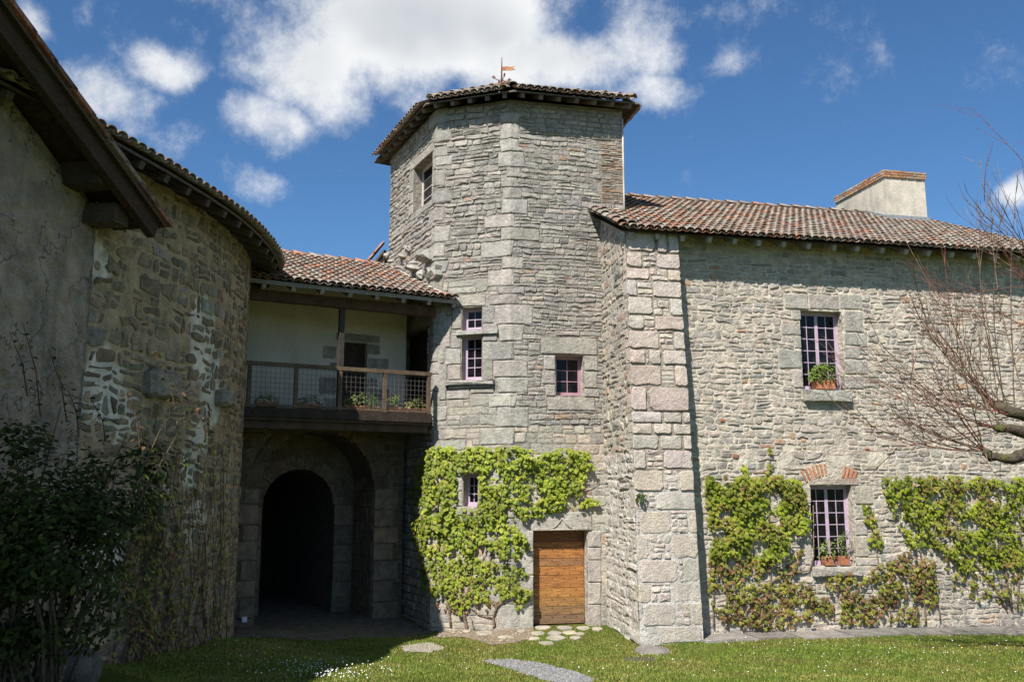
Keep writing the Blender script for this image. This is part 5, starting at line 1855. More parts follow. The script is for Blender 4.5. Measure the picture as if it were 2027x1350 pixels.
def vine(name, wl, patches, label, rng, stems, nind=300, seed=0, avoid=(), seg=0, group=None, dull=0.0):
    """patches: (pixel polygon, leaves, palette, size, thickness)"""
    base = wl.map(*wl.pix(*stems[0][0])) if stems else wl.map(0, 0)
    T = thing(name, base, label, 'vine', group)
    items = []
    av = [wl.rect(*a) for a in avoid]
    nv = Vector((*wl.sn[seg], 0))
    for (poly, cnt, pal, size, thick) in patches:
        P = [wl.pix(*p) for p in poly]
        u0, u1 = min(p[0] for p in P), max(p[0] for p in P)
        v0, v1 = min(p[1] for p in P), max(p[1] for p in P)
        got = tries = 0
        while got < cnt and tries < cnt * 14:
            tries += 1
            u, v = rng.uniform(u0, u1), rng.uniform(v0, v1)
            wu = u + .07 * noise.noise(Vector((u * 4, v * 4, seed))) + .04 * noise.noise(Vector((u * 11, v * 11, seed)))
            wv = v + .07 * noise.noise(Vector((u * 4, v * 4, seed + 7))) + .04 * noise.noise(Vector((u * 11, v * 11, seed + 3)))
            if not inpoly(wu, wv, P):
                continue
            if any(a[0] < u < a[1] and a[2] < v < a[3] for a in av):
                continue
            lump = noise.noise(Vector((u * 1.9, v * 2.6, seed + 20)))
            gap = noise.noise(Vector((u * 2.6, v * 3.4, seed + 31)))
            if gap < -.24 and rng.random() < .92:
                continue
            s = size * rng.choice((.55, .75, .9, 1.0, 1.1, 1.3)) * rng.uniform(.9, 1.1)
            w = .03 + thick * (rng.random() ** 1.3) * (.55 + .9 * max(0, lump + .35))
            M = leaf_frame(nv, rng, .45, .6)
            pl = pal
            if dull and noise.noise(Vector((u * 1.3, v * 1.7, seed + 44))) < -.08 and rng.random() < dull: pl = OLIVE
            items.append((wl.map(u, v, w), M, s, pick(pl, rng, .22)))
            got += 1
    sm = MB()
    for st in stems:
        pts = [wl.map(*wl.pix(*p), .035 + .02 * rng.random()) for p in st[:-1]]
        # smooth the polyline a little
        fine = []
        for a, b in zip(pts, pts[1:]):
            for i in range(4):
                q = a.lerp(b, i / 4)
                fine.append(q + Vector((rng.uniform(-.008, .008), 0, rng.uniform(-.008, .008))))
        fine.append(pts[-1])
        r0 = st[-1]
        rd = [r0 * (1 - .6 * i / (len(fine) - 1)) for i in range(len(fine))]
        MB().tube(fine, rd, 6, (.20, .145, .10)).build('stem', MT['bark'], T, True)
    put_leaves(T, items, 'leaf', nind, 'vine')
    return T

def make_vines():
    rng = random.Random(61)
    # vine on the tower: spans the middle and right faces; laid out on a wall frame through both
    TV = Wall([C0, C1, CR])
    class Two:
        """pixels onto the two front faces"""
        sn = [((TM.sn[0] + TR.sn[0]) * .5).normalized()]
        def pix(self, px, py):
            if px < 1010:
                return TM.pix(px, py)
            u, v = TR.pix(px, py)
            return u + TM.L, v
        def rect(self, x0, y0, x1, y1):
            a = self.pix((x0), (y0 + y1) / 2)[0]
            b = self.pix((x1), (y0 + y1) / 2)[0]
            return a, b, self.pix((x0 + x1) / 2, y1)[1], self.pix((x0 + x1) / 2, y0)[1]
        def map(self, u, v, w=0):
            return TV.map(u, v, w)
    tv = Two()
    top = [(850, 888), (880, 882), (930, 886), (1005, 882), (1040, 888), (1050, 1000), (1030, 985), (1015, 1000), (1046, 1008), (1048, 1020), (1020, 1050), (1045, 1075), (1046, 1098), (1000, 1105), (975, 1090), (950, 1075), (935, 1100), (890, 1095), (870, 1060), (852, 1062), (840, 1000), (842, 930)]
    right = [(1035, 890), (1090, 893), (1130, 886), (1165, 892), (1172, 920), (1160, 945), (1140, 985), (1180, 988), (1188, 998), (1150, 1004), (1100, 1012), (1072, 1026), (1050, 1022), (1048, 1000), (1066, 985), (1050, 965), (1036, 960)]
    low = [(845, 1065), (890, 1090), (930, 1085), (975, 1110), (1040, 1128), (1048, 1140), (1020, 1150), (1050, 1165), (1048, 1185), (1020, 1205), (1010, 1180), (970, 1190), (935, 1190), (915, 1215), (900, 1200), (880, 1175), (858, 1180), (850, 1120)]
    red = [(860, 1150), (1010, 1150), (1000, 1190), (950, 1215), (900, 1215), (865, 1205)]
    stems = [[(925, 1246), (920, 1215), (915, 1195), (928, 1170), (935, 1130), (938, 1080), (930, 1020), .034], [(893, 1240), (890, 1200), (878, 1160), (870, 1080), (868, 980), (866, 890), .022], [(980, 1244), (978, 1220), (985, 1200), (1010, 1178), (1025, 1165), .024],
             [(978, 1222), (950, 1215), (930, 1200), .016], [(985, 1205), (960, 1170), (955, 1110), (970, 1080), .018], [(1130, 985), (1150, 970), (1185, 955), .016], [(1010, 1010), (1050, 1000), (1090, 990), .014], [(940, 1245), (935, 1225), (925, 1205), .012],
             [(920, 1200), (960, 1150), (985, 1060), (990, 950), .02]]
    v = vine('climbing_vine', tv, [(top, 2350, GREENS, .085, .15), (right, 1080, GREENS, .085, .15), (low, 900, GREENS + OLIVE[:1], .08, .11), (red, 120, RUST, .07, .05)],
             'bright green vine covering the tower wall left of the plank door', rng, stems, 300, 3, [(906, 932, 950, 1006)])
    # leaves round the tower corner on its left face
    p2 = [(828, 905), (850, 888), (850, 1175), (842, 1150), (836, 1090), (822, 1075), (822, 1010), (818, 960)]
    vine('climbing_vine', TL, [(p2, 560, GREENS, .085, .1)], 'strip of green vine round the left corner of the tower', rng, [[(848, 1235), (846, 1190), (842, 1120), .016]], 120, 5)
    # wing, left of the lower window
    a = [(1392, 945), (1430, 940), (1470, 942), (1540, 942), (1575, 948), (1586, 965), (1597, 1000), (1596, 1040), (1580, 1060), (1560, 1045), (1555, 1090), (1530, 1110), (1500, 1112), (1470, 1100), (1440, 1118), (1405, 1110), (1400, 1040), (1394, 990)]
    sp = [(1470, 945), (1468, 925), (1474, 915), (1480, 940)]
    sp2 = [(1514, 942), (1518, 880), (1524, 880), (1528, 942)]
    b = [(1398, 1100), (1470, 1110), (1540, 1110), (1575, 1085), (1590, 1085), (1580, 1110), (1560, 1150), (1600, 1160), (1620, 1180), (1600, 1230), (1500, 1245), (1430, 1230), (1405, 1200)]
    stems = [[(1470, 1248), (1475, 1210), (1500, 1170), (1540, 1140), (1600, 1128), (1608, 1100), (1607, 1000), .026], [(1440, 1245), (1435, 1180), (1440, 1100), (1450, 1000), .02], [(1500, 1245), (1510, 1190), (1560, 1150), (1585, 1100), .018], [(1520, 1245), (1525, 1180), (1520, 1080), (1522, 880), .014],
             [(1410, 1240), (1412, 1160), (1416, 1060), .016]]
    vine('climbing_vine', WR, [(a, 2500, GREENS + OLIVE[:2], .08, .17), (sp, 14, GREENS, .08, .05), (sp2, 22, GREENS, .07, .04), (b, 950, OLIVE + RUST, .08, .12)], 'dense green vine between the buttress and the lower lavender window', rng, stems, 300, 11, dull=.8)
    c = [(1742, 945), (1800, 938), (1860, 942), (1920, 946), (1980, 948), (2060, 946), (2060, 1110), (1990, 1120), (1960, 1150), (1930, 1120), (1900, 1130), (1870, 1100), (1840, 1080), (1800, 1085), (1785, 1060), (1770, 1040), (1760, 1000), (1748, 975)]
    d = [(1705, 1000), (1718, 995), (1735, 1040), (1745, 1085), (1728, 1090), (1714, 1060)]
    e = [(1640, 1140), (1680, 1125), (1700, 1150), (1735, 1115), (1760, 1110), (1800, 1090), (1850, 1110), (1850, 1200), (1810, 1232), (1750, 1225), (1700, 1232), (1640, 1232), (1610, 1200)]
    g = [(1850, 1080), (2050, 1080), (2050, 1200), (1950, 1190), (1880, 1160)]
    stems = [[(1830, 1235), (1826, 1180), (1820, 1100), (1815, 1000), .02], [(1990, 1205), (1960, 1150), (1900, 1090), (1850, 1010), .024], [(2000, 1205), (1985, 1120), (1960, 1000), .022], [(1760, 1232), (1755, 1170), (1735, 1110), (1720, 1010), .015], [(1860, 1230), (1850, 1170), (1780, 1120), .014], [(1680, 1235), (1690, 1180), (1720, 1150), .014],
             [(2010, 1205), (2015, 1100), (2020, 1000), .02]]
    vine('climbing_vine', WR, [(c, 2950, GREENS + OLIVE[:2], .08, .16), (d, 60, GREENS, .10, .07), (e, 1050, RUST + OLIVE[:2], .08, .13), (g, 260, OLIVE, .085, .09)], 'wide green and rust vine on the wall right of the lower lavender window', rng, stems, 300, 17, dull=.75)
    # brown, mostly leafless creeper on the round wall
    T = thing('dry_creeper', RW.map(*rpix(400, 1250)), 'brown half-dead creeper clinging to the shaded round wall', 'vine')
    items = []
    sm = MB()
    for i in range(46):
        px = rng.uniform(230, 446)
        q = rpix(px, 1255)
        if not q: continue
        u = q[0]
        z = gz(*RW.map(u, 0, 0)[:2])
        pts = []
        hgt = rng.uniform(1.2, 3.6)
        for k in range(12):
            pts.append(RW.map(min(max(u + .14 * math.sin(k * .8 + i) + rng.uniform(-.06, .06), 1.6), RW.L - .02), z + hgt * k / 11, .04 + .02 * rng.random()))
            for _ in range(3):
                if rng.random() < .8:
                    items.append((pts[-1] + Vector((rng.uniform(0, .06), rng.uniform(-.12, .12), rng.uniform(-.1, .1))), leaf_frame(Vector((1, -.2, 0)), rng, .5, 1), .06 * rng.uniform(.7, 1.4), pick(RUST + OLIVE, rng, .2)))
        sm.tube(pts, [.011 * (1 - .07 * k) for k in range(12)], 4, (.14, .10, .07))
    o = sm.build('stems', MT['bark'], T)
    o['kind'] = 'stuff'
    put_leaves(T, items, 'leaf', 60, 'vine')
make_vines()

# ------------------------------------------------------------------ pots and planters
def plant_leaves(parent, c, rx, ry, rz, n, rng, pal, size=.06, nind=40, droop=0.0):
    it = []
    for _ in range(n):
        a, b = rng.uniform(0, 2 * math.pi), rng.uniform(-.2, 1)
        r = rng.uniform(.35, 1) ** .6
        d = Vector((math.cos(a) * math.sqrt(max(0, 1 - b * b)), math.sin(a) * math.sqrt(max(0, 1 - b * b)), b))
        p = Vector((c[0] + d.x * rx * r, c[1] + d.y * ry * r, c[2] + d.z * rz * r - droop * r))
        it.append((p, leaf_frame((d + Vector((0, -.5, .2))).normalized(), rng, .5, 1.5), size * rng.uniform(.6, 1.3), pick(pal, rng, .25)))
    put_leaves(parent, it, 'bush_leaf', nind, 'bush')

POTG = [(3, (.10, .15, .03)), (2, (.14, .19, .04)), (1, (.07, .11, .025)), (1, (.2, .22, .07))]
def trough(p, d, L, label, rng, n, h=.13, w=.15, rz=.22, pal=POTG, rx=None, size=.06):
    p = Vector(p)
    T = thing('planter', p, label, 'planter')
    d = Vector((*d, 0)).normalized()
    s = Vector((d.y, -d.x, 0))
    mb = MB()
    for (z0, z1, k) in ((0, h * .8, .85), (h * .8, h, 1.0)):
        a, b = L / 2 * (k if z0 == 0 else 1.02), w / 2 * (k if z0 == 0 else 1.08)
        a2, b2 = L / 2 * (1.0 if z0 == 0 else 1.02), w / 2 * (1.0 if z0 == 0 else 1.08)
        q = [p - d * a + s * b + Vector((0, 0, z0)), p + d * a + s * b + Vector((0, 0, z0)), p + d * a - s * b + Vector((0, 0, z0)), p - d * a - s * b + Vector((0, 0, z0))]
        q += [p - d * a2 + s * b2 + Vector((0, 0, z1)), p + d * a2 + s * b2 + Vector((0, 0, z1)), p + d * a2 - s * b2 + Vector((0, 0, z1)), p - d * a2 - s * b2 + Vector((0, 0, z1))]
        mb.box8(q, (.40, .165, .085))
    mb.build('trough', MT['terracotta'], T)
    plant = link('plant', None, T, p + Vector((0, 0, h)))
    ex = rx or L / 2 * 1.05
    st = MB()
    for _ in range(8):
        b = p + d * rng.uniform(-L / 2, L / 2) * .8 + Vector((0, 0, h))
        st.tube([b, b + Vector((rng.uniform(-.06, .06), rng.uniform(-.06, .02), rz * .7)), b + Vector((rng.uniform(-.12, .12), rng.uniform(-.1, .04), rz * 1.15))], [.006, .004, .003], 4, (.12, .15, .05))
    st.build('stems', MT['bush_leaf'], plant)
    it = []
    for _ in range(n):
        t = rng.uniform(-1, 1)
        q = p + d * t * ex + s * rng.uniform(-.5, 1.2) * w * .7 + Vector((0, 0, h + (rng.random() ** .8) * rz * (1.1 - .5 * t * t) - .03))
        it.append((q, leaf_frame((s + Vector((0, 0, .4)) + d * t).normalized(), rng, .5, 1.5), size * rng.uniform(.6, 1.35), pick(pal, rng, .25)))
    put_leaves(plant, it, 'bush_leaf', 24, 'bush')
    return T

def make_pots():
    rng = random.Random(71)
    c = BAL_Z + .01
    for (x0, x1, n, lab, rz, pal) in [(508, 552, 60, 'terracotta trough of sparse plants in the balcony\'s dark left bay', .16, POTG), (592, 640, 70, 'shaded terracotta trough just left of the balcony\'s central post', .16, POTG), (684, 752, 150, 'long sunlit terracotta trough right of the balcony\'s central post', .26, POTG),
                             (768, 800, 70, 'short terracotta trough with upright leafy plant in the balcony\'s right bay', .24, POTG), (808, 846, 90, 'terracotta trough with yellowing plant at the balcony\'s tower end', .2, [(2, (.22, .20, .06)), (2, (.13, .16, .035))])]:
        a, b = BW.pix(x0, 815)[0], BW.pix(x1, 815)[0]
        trough(BW.map((a + b) / 2, c, -.14), DG, b - a, lab, rng, n, .12, .15, rz, pal, size=.07)
    u0, u1 = WR.pix(1612, 765)[0], WR.pix(1655, 765)[0]
    trough(WR.map((u0 + u1) / 2, WU[2] + .012, -.05), D78, u1 - u0, 'terracotta window box with bushy green plant on the upper lavender window', rng, 420, .17, .17, .34, [(3, (.12, .18, .03)), (2, (.18, .24, .05)), (1, (.08, .12, .025))], (u1 - u0) * .66, .075)
    for i, (x0, x1, n, lab, rz) in enumerate([(1630, 1649, 70, 'left terracotta pot with trailing leaves on the lower window sill', .3), (1660, 1678, 90, 'right terracotta pot with tall leafy plant on the lower window sill', .42)]):
        u0, u1 = WR.pix(x0, 1110)[0], WR.pix(x1, 1110)[0]
        trough(WR.map((u0 + u1) / 2, WLO[2] + .01, .0), D78, u1 - u0, lab, rng, n, .16, .16, rz, [(3, (.12, .17, .04)), (2, (.2, .24, .08)), (1, (.07, .11, .03))], .2, .07)
    # fern growing out of the buttress
    v = BUT_V(985)
    p = BUTW.map(.10, v, .05)
    T = thing('wall_plant', p, 'small dark green plant sprouting from the buttress masonry', 'plant')
    plant_leaves(T, (p.x, p.y, p.z), .10, .06, .16, 60, rng, [(1, (.05, .085, .025)), (1, (.08, .12, .03))], .07, 20, .04)
make_pots()

# ------------------------------------------------------------------ shrub in the left foreground
def make_shrub():
    rng = random.Random(81)
    base = Vector((-4.5, 8.7, gz(-4.5, 8.7)))
    T = thing('leafy_shrub', base, 'dark leafy shrub in shade at the bottom left corner', 'shrub')
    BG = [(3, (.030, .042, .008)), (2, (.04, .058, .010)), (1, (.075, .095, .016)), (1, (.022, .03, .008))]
    items = []
    sm = []
    blobs = [((-3.75, 8.2, 1.9), (.75, .7, .8)), ((-4.2, 8.4, 2.55), (.7, .6, .55)), ((-3.5, 8.6, 2.55), (.55, .5, .45)), ((-3.2, 8.7, 2.9), (.35, .35, .2)), ((-4.5, 8.0, 1.6), (.7, .6, .8)), ((-4.4, 8.3, 3.05), (.35, .35, .25)), ((-4.6, 8.2, 1.1), (.55, .6, .4)), ((-4.0, 8.2, 2.1), (.8, .6, .6)), ((-4.3, 8.6, 1.5), (.6, .5, .5))]
    blobs = [((c[0] - .45, c[1] + .4, c[2] + .05), r) for c, r in blobs]
    for (c, r) in blobs:
        n = int(1900 * r[0] * r[1] * r[2] / .3) + 250
        for _ in range(n):
            d = Vector((rng.gauss(0, 1), rng.gauss(0, 1), rng.gauss(0, 1))).normalized()
            q = rng.uniform(.45, 1.08)
            p = Vector(c) + Vector((d.x * r[0], d.y * r[1], d.z * r[2])) * q
            if noise.noise(p * 2.2) < -.25: continue
            items.append((p, leaf_frame((d + Vector((.3, -.6, .4))).normalized(), rng, .4, 1.8), .085 * rng.uniform(.6, 1.35), pick(BG, rng, .25)))
    st = MB()
    for i in range(26):
        a = rng.uniform(0, 2 * math.pi)
        tip = Vector(blobs[i % len(blobs)][0]) + Vector((rng.uniform(-.4, .4), rng.uniform(-.4, .4), rng.uniform(0, .5)))
        mid = base.lerp(tip, .5) + Vector((rng.uniform(-.2, .2), rng.uniform(-.2, .2), .1))
        b0 = base + Vector((rng.uniform(-.3, .3), rng.uniform(-.3, .3), -.1))
        MB().tube([b0, b0.lerp(mid, .5), mid, mid.lerp(tip, .6), tip], [.02, .017, .013, .009, .005], 5, (.11, .085, .055)).build('stem', MT['bark'], T)
    # upright sprigs against the plaster
    for (px, py, hgt) in [(45, 640, .9), (95, 690, .7), (20, 660, .6), (130, 760, .5), (310, 700, .5), (350, 770, .35), (250, 780, .5), (180, 790, .4), (385, 810, .3)]:
        tip = pixy(px, py, 8.4)
        b = tip + Vector((rng.uniform(.05, .2), .1, -hgt))
        pts = [b, b.lerp(tip, .5) + Vector((.04, 0, 0)), tip]
        MB().tube(pts, [.008, .006, .003], 4, (.12, .06, .04)).build('sprig', MT['bark'], T)
        for k in range(9):
            q = b.lerp(tip, k / 8)
            for sgn in (-1, 1):
                items.append((q + Vector((sgn * .04, 0, .01)), leaf_frame(Vector((sgn * .7, -.5, .6)).normalized(), rng, .5, 1.8), .08 * rng.uniform(.6, 1.2), pick(BG + [(1, (.14, .08, .04))], rng, .2)))
    put_leaves(T, items, 'bush_leaf', 300, 'bush')
make_shrub()

# ------------------------------------------------------------------ pollarded tree at the right edge
def make_tree():
    rng = random.Random(91)
    Y = 13.0
    tr = pixy(2290, 1000, Y)
    base = Vector((tr.x, Y, gz(tr.x, Y)))
    T = thing('pollarded_tree', base, 'bare pollarded tree with mossy limbs and reddish twigs at right edge', 'tree')
    MB().tube([base - Vector((0, 0, .2)), base + Vector((.02, 0, .6)), base + Vector((-.03, .02, 1.5)), base + Vector((-.1, 0, 2.6)), base + Vector((-.05, 0, 3.4))], [.24, .19, .16, .17, .12], 12, (.085, .068, .05)).build('trunk', MT['mossy_bark'], T, True)
    limbs = [[(2260, 900), (2140, 850), (2060, 832), (2000, 815), (1958, 795), .095], [(2250, 940), (2120, 900), (2050, 868), (1995, 848), (1965, 845), .085], [(2250, 1000), (2130, 960), (2050, 893), (2000, 908), (1962, 903), (1945, 888), .08], [(2270, 800), (2200, 720), (2130, 640), (2080, 560), .07]]
    knobs = []
    for L in limbs:
        pts = [pixy(x, y, Y + .1 * math.sin(i * 1.7)) for i, (x, y) in enumerate(L[:-1])]
        r0 = L[-1]
        fine = []
        for a, b in zip(pts, pts[1:]):
            for i in range(3):
                fine.append(a.lerp(b, i / 3) + Vector((rng.uniform(-.01, .01), rng.uniform(-.02, .02), rng.uniform(-.015, .015))))
        fine.append(pts[-1])
        rd = [r0 * (1.25 - .55 * i / (len(fine) - 1)) * rng.uniform(.85, 1.2) for i in range(len(fine))]
        rd[-1] = r0 * .35
        MB().tube(fine, rd, 9, (.07, .055, .04)).build('limb', MT['mossy_bark'], T, True)
        knobs.append(fine)
    tw = MB()
    RED = [(3, (.17, .07, .05)), (2, (.15, .095, .065)), (2, (.21, .15, .10)), (1, (.13, .095, .07))]
    def twig(p, d, L, r, depth, col):
        n = 7
        pts = [p]
        q = p
        dd = d.normalized()
        curl = Vector((rng.uniform(-.12, .12), rng.uniform(-.12, .12), rng.uniform(.02, .16)))
        for i in range(n):
            dd = (dd + curl * .55 + Vector((rng.uniform(-.05, .05), rng.uniform(-.05, .05), rng.uniform(-.05, .05)))).normalized()
            q = q + dd * (L / n)
            pts.append(q)
            if depth and i > 0 and rng.random() < (.62 if depth == 2 else .45):
                twig(q, (dd + Vector((rng.uniform(-.9, .7), rng.uniform(-.8, .8), rng.uniform(-.5, .7)))).normalized(), L * rng.uniform(.25, .55), r * .55, depth - 1, col)
        tw.tube(pts, [r * (1 - .75 * i / n) + .0012 for i in range(n + 1)], 4, col, False)
    for fi, fine in enumerate(knobs):
        m = [16, 12, 15, 14][fi]
        for i in range(m):
            k = len(fine) - 1 - int(abs(rng.gauss(0, 1)) * 2.6)
            p = fine[max(k, 1)]
            a = rng.uniform(-1.0, .75)
            d = Vector((-math.cos(a) * rng.uniform(.35, 1), rng.uniform(-.6, .6), math.sin(a) + rng.uniform(.3, 1.1)))
            if rng.random() < .25:
                d = Vector((-1, rng.uniform(-.4, .4), rng.uniform(-.35, .25)))
            twig(p, d, rng.uniform(.9, 2.3), rng.uniform(.006, .010), 2, pick(RED, rng, .2))
    # long upright shoots
    for (x0, y0, x1, y1) in [(1965, 800, 1870, 490), (1975, 800, 1930, 480), (1990, 810, 1985, 400), (2010, 815, 2015, 330), (2030, 820, 2030, 380), (1960, 800, 1790, 560), (2000, 815, 1940, 395), (2040, 830, 1960, 350), (1958, 795, 1830, 600), (1962, 845, 1760, 760), (1950, 895, 1770, 830)]:
        p, q = pixy(x0, y0, Y), pixy(x1, y1, Y + rng.uniform(-.5, .5))
        n = 9
        pts = []
        bow = Vector((rng.uniform(-.22, .05), 0, rng.uniform(-.12, .05)))
        for i in range(n + 1):
            t = i / n
            pts.append(p.lerp(q, t) + bow * math.sin(math.pi * t) + Vector((rng.uniform(-.012, .012), 0, rng.uniform(-.012, .012))))
        c = pick(RED, rng, .2)
        tw.tube(pts, [.009 * (1 - .8 * i / n) + .0015 for i in range(n + 1)], 5, c, False)
        for i in range(2, n):
            if rng.random() < .7:
                twig(pts[i], (q - p).normalized() + Vector((rng.uniform(-.7, .7), rng.uniform(-.6, .6), rng.uniform(-.2, .3))), rng.uniform(.25, .7), .005, 1, c)
    o = tw.build('twigs', MT['bark'], T)
    o['kind'] = 'stuff'
make_tree()

# ------------------------------------------------------------------ loose stones, drain, box
def rock(name, c, r, label, cat, mat, col, seed, flat=1.0):
    rng = random.Random(seed)
    mb = MB()
    n, m = 12, 7
    vs = []
    for j in range(m + 1):
        t = math.pi * j / m
        for i in range(n):
            a = 2 * math.pi * i / n
            d = Vector((math.sin(t) * math.cos(a), math.sin(t) * math.sin(a), math.cos(t)))
            p = 2.6
            k = (abs(d.x) ** p + abs(d.y) ** p + abs(d.z) ** p) ** (-1 / p)
            k *= 1 + .16 * noise.noise(d * 1.8 + Vector((seed, 0, 0)))
            vs.append((c[0] + d.x * r[0] * k, c[1] + d.y * r[1] * k, c[2] + d.z * r[2] * k))
    fs = [(j * n + i, (j + 1) * n + i, (j + 1) * n + (i + 1) % n, j * n + (i + 1) % n) for j in range(m) for i in range(n)]
    o = mb.add(vs, fs, col).build(name, mat, None, True)
    return tag(o, label, cat)
g = gpix(130, 1352)
rock('stone_block', (g.x, g.y, g.z + .12), (.33, .3, .22), 'rough grey stone block lying in shade below the shrub', 'stone', MT['round_stone'], (.11, .105, .10), 3)
g = gpix(1295, 1290)
rock('foot_stone', (g.x - .02, g.y + .02, g.z + .0), (.30, .26, .085), 'low flat stone at the foot of the buttress', 'stone', MT['slab'], (.19, .17, .155), 5)
def drain():
    g = gpix(1268, 1306)
    T = thing('drain_grate', g, 'small rusty iron drain grate in the grass by the buttress', 'drain')
    MB().box((g.x - .24, g.y - .10, g.z - .03), (g.x + .24, g.y - .08, g.z + .025), (.09, .075, .06)).build('frame_bar', MT['metal'], T)
    MB().box((g.x - .24, g.y + .08, g.z - .03), (g.x + .24, g.y + .10, g.z + .025), (.09, .075, .06)).build('frame_bar', MT['metal'], T)
    for i in range(9):
        x = g.x - .22 + i * .055
        MB().box((x - .010, g.y - .08, g.z - .02), (x + .010, g.y + .08, g.z + .02), (.10, .085, .07)).build('bar', MT['metal'], T)
drain()
def socket():
    u, v = GW.pix(481, 1243)
    T = thing('junction_box', GW.map(u, v - .04, .06), 'small white junction box at the foot of the left gate pier', 'box')
    v0 = gz(*GW.map(u, 0, .1)[:2]) + .10
    MB().wbox(GW, u - .05, u + .05, v0, v0 + .10, .03, .09, (.7, .7, .68)).build('box', MT['paint'], T)
    MB().wbox(GW, u - .042, u + .042, v0 + .008, v0 + .092, .092, .10, (.75, .75, .73)).build('lid', MT['paint'], T)
socket()

# ------------------------------------------------------------------ grass and daisies
def blocked_grass(x, y):
    for P in (GRAVEL, DIRT, DIRT2, ARCHP, PATHP):
        if inpoly(x, y, P): return P
    return None
BUILT = [[tuple(q[:2]) for q in (C1, CR, CR + Vector((0, 4)), CL, C0)], [tuple(WR.map(0, 0, BD0)[:2]), tuple(WR.map(1.18, 0, BD0)[:2]), tuple(WR.map(1.18, 0)[:2]), tuple(WR.map(9.6, 0)[:2]), (14, 30), (2, 30), tuple(TR.map(1.77, 0)[:2])]]
def make_grass():
    rs = np.random.RandomState(7)
    N = 210000
    # sample evenly in view: denser close to the camera
    Y = 10.2 + (18.2 - 10.2) * rs.rand(N) ** 1.15
    X = (rs.rand(N) * 2 - 1) * (.62 * Y + .6)
    ok = (X > -5.0)
    cell = {}
    Z = np.zeros(N)
    gx, gy = np.arange(-8, 13.01, .25), np.arange(9.5, 19.01, .25)
    G = np.array([[gz(x, y) for x in gx] for y in gy])
    fx, fy = (X - gx[0]) / .25, (Y - gy[0]) / .25
    ix, iy = np.clip(fx.astype(int), 0, len(gx) - 2), np.clip(fy.astype(int), 0, len(gy) - 2)
    tx, ty = fx - ix, fy - iy
    Z = G[iy, ix] * (1 - tx) * (1 - ty) + G[iy, ix + 1] * tx * (1 - ty) + G[iy + 1, ix] * (1 - tx) * ty + G[iy + 1, ix + 1] * tx * ty
    def inp(P):
        c = np.zeros(N, bool)
        j = len(P) - 1
        for i in range(len(P)):
            xi, yi, xj, yj = P[i][0], P[i][1], P[j][0], P[j][1]
            if yi != yj:
                cond = ((yi > Y) != (yj > Y)) & (X < (xj - xi) * (Y - yi) / (yj - yi) + xi)
                c ^= cond
            j = i
        return c
    thin = rs.rand(N)
    for P in BUILT + [PATHP]:
        ok &= ~inp(P)
    for P in (GRAVEL, DIRT):
        ok &= ~(inp(P) & (thin > .10))
    for P in (DIRT2, ARCHP):
        ok &= ~(inp(P) & (thin > .22))
    X, Y, Z = X[ok], Y[ok], Z[ok]
    n = len(X)
    patch = np.array([noise.noise(Vector((x * .7, y * .7, 5))) + .6 * noise.noise(Vector((x * 2.1, y * 2.1, 9))) for x, y in zip(X, Y)])
    h = (.014 + .022 * rs.rand(n)) * (1.0 + .35 * np.clip(-patch, -1, 1))
    a = rs.rand(n) * 2 * math.pi
    w = .006 + .005 * rs.rand(n)
    lx, ly = (rs.rand(n) - .5) * .035, (rs.rand(n) - .5) * .035
    V = np.zeros((n, 3, 3))
    V[:, 0] = np.stack([X - np.cos(a) * w, Y - np.sin(a) * w, Z - .004], 1)
    V[:, 1] = np.stack([X + np.cos(a) * w, Y + np.sin(a) * w, Z - .004], 1)
    V[:, 2] = np.stack([X + lx, Y + ly, Z + h], 1)
    g1, g2, g3 = np.array([.20, .27, .04]), np.array([.36, .32, .09]), np.array([.14, .21, .03])
    worn = .45 * np.exp(-((X - .3) / 1.8) ** 2 - ((Y - 14.6) / 2.2) ** 2)
    t = np.clip(.42 + patch * 1.3 + worn + (rs.rand(n) - .5) * .5, 0, 1)[:, None]
    c = g1 * (1 - t) + g2 * t
    k = rs.rand(n)[:, None] < .3
    c = np.where(k, g3, c)
    me = bpy.data.meshes.new('grass')
    me.vertices.add(n * 3)
    me.vertices.foreach_set('co', V.reshape(-1).astype(np.float32))
    me.loops.add(n * 3)
    me.loops.foreach_set('vertex_index', np.arange(n * 3, dtype=np.int32))
    me.polygons.add(n)
    me.polygons.foreach_set('loop_start', np.arange(0, n * 3, 3, dtype=np.int32))
    me.update(calc_edges=True)
    at = me.attributes.new('tint', 'FLOAT_COLOR', 'POINT')
    cc = np.ones((n * 3, 4), np.float32)
    cc[:, :3] = np.repeat(c, 3, axis=0)
    at.data.foreach_set('color', cc.ravel())
    me.materials.append(MT['grass'])
    o = link('grass', me, None, (0, 0, 0))
    tag(o, 'short green grass blades covering the courtyard lawn', 'grass', kind='stuff')
make_grass()

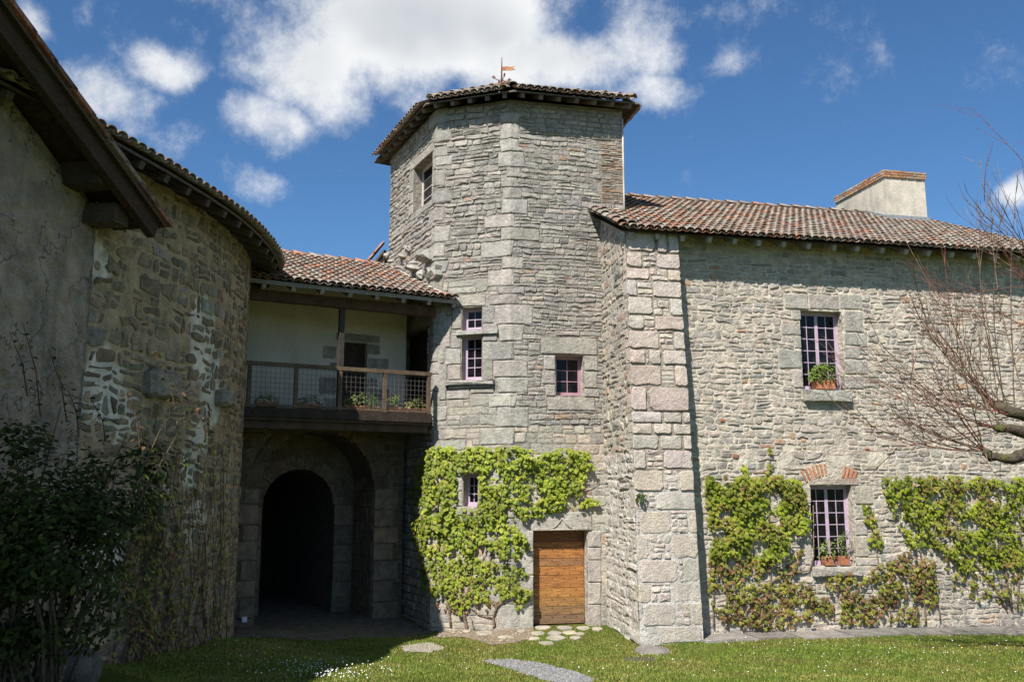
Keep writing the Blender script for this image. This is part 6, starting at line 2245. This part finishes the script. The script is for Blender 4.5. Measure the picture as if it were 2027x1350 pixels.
def make_daisies():
    rng = random.Random(101)
    mb = MB()
    spots = []
    def scatter(cx, cy, rx, ry, n):
        for _ in range(n):
            spots.append((rng.gauss(cx, rx), rng.gauss(cy, ry)))
    scatter(640, 1338, 60, 12, 190)
    scatter(560, 1322, 60, 14, 35)
    scatter(720, 1325, 60, 12, 40)
    scatter(480, 1300, 50, 18, 28)
    for _ in range(85):
        spots.append((rng.uniform(1400, 2025), rng.uniform(1262, 1300)))
    for _ in range(60):
        spots.append((rng.uniform(1250, 2025), rng.uniform(1290, 1345)))
    for _ in range(30):
        spots.append((rng.uniform(880, 1250), rng.uniform(1275, 1345)))
    for (px, py) in spots:
        if py > 1349 or py < 1255: continue
        p = gpix(px, py)
        if inpoly(p.x, p.y, PATHP) or any(inpoly(p.x, p.y, P) for P in BUILT + [GRAVEL, DIRT]): continue
        z = p.z + rng.uniform(.045, .065)
        r = rng.uniform(.006, .0115)
        n = 8
        tl = Vector((rng.uniform(-.3, .3), rng.uniform(-.7, .0), 1)).normalized()
        a = tl.orthogonal().normalized()
        b = tl.cross(a)
        yel = rng.random() < .012
        c = (.75, .55, .05) if yel else (.8, .79, .76)
        if yel: r *= 1.6
        cen = Vector((p.x, p.y, z))
        mb.add([tuple(cen + (a * math.cos(2 * math.pi * i / n) + b * math.sin(2 * math.pi * i / n)) * r * (1 if i % 2 else .8)) for i in range(n)] + [tuple(cen + tl * .004)], [(i, (i + 1) % n, n) for i in range(n)], c)
        mb.tube([(p.x, p.y, p.z - .01), tuple(cen)], .0018, 3, (.12, .17, .03), False)
    o = mb.build('daisies', MT['petal'], None)
    tag(o, 'scattered white daisies in the courtyard grass', 'flowers', kind='stuff')
make_daisies()

def make_pebbles():
    rng = random.Random(111)
    mb = MB()
    def peb(x, y, r, c):
        z = gz(x, y) + .008
        vs = []
        n = 5
        o = rng.uniform(0, 6)
        for i in range(n):
            a = o + 2 * math.pi * i / n
            vs.append((x + math.cos(a) * r, y + math.sin(a) * r * .9, z - .004))
        for i in range(n):
            a = o + 2 * math.pi * i / n
            vs.append((x + math.cos(a) * r * .6, y + math.sin(a) * r * .6, z + r * rng.uniform(.5, .8)))
        mb.add(vs, [(i, (i + 1) % n, n + (i + 1) % n, n + i) for i in range(n)] + [tuple(range(n, 2 * n))], c)
    for P, cnt, pal, rr in ((GRAVEL, 1500, [(1, (.25, .25, .25)), (1, (.18, .18, .185)), (1, (.32, .31, .30))], (.006, .016)), (DIRT, 420, [(1, (.36, .31, .25)), (1, (.26, .22, .17))], (.006, .03)), (DIRT2, 200, [(1, (.4, .36, .3))], (.005, .014)), (ARCHP, 300, [(1, (.25, .23, .2))], (.006, .02))):
        xs, ys = [p[0] for p in P], [p[1] for p in P]
        k = 0
        for _ in range(cnt * 6):
            if k >= cnt: break
            x, y = rng.uniform(min(xs), max(xs)), rng.uniform(min(ys), max(ys))
            if inpoly(x, y, P):
                peb(x, y, rng.uniform(*rr), pick(pal, rng, .2))
                k += 1
    o = mb.build('pebbles', MT['gravel'], None)
    tag(o, 'loose grey and brown pebbles on the bare ground', 'pebbles', kind='stuff')
make_pebbles()
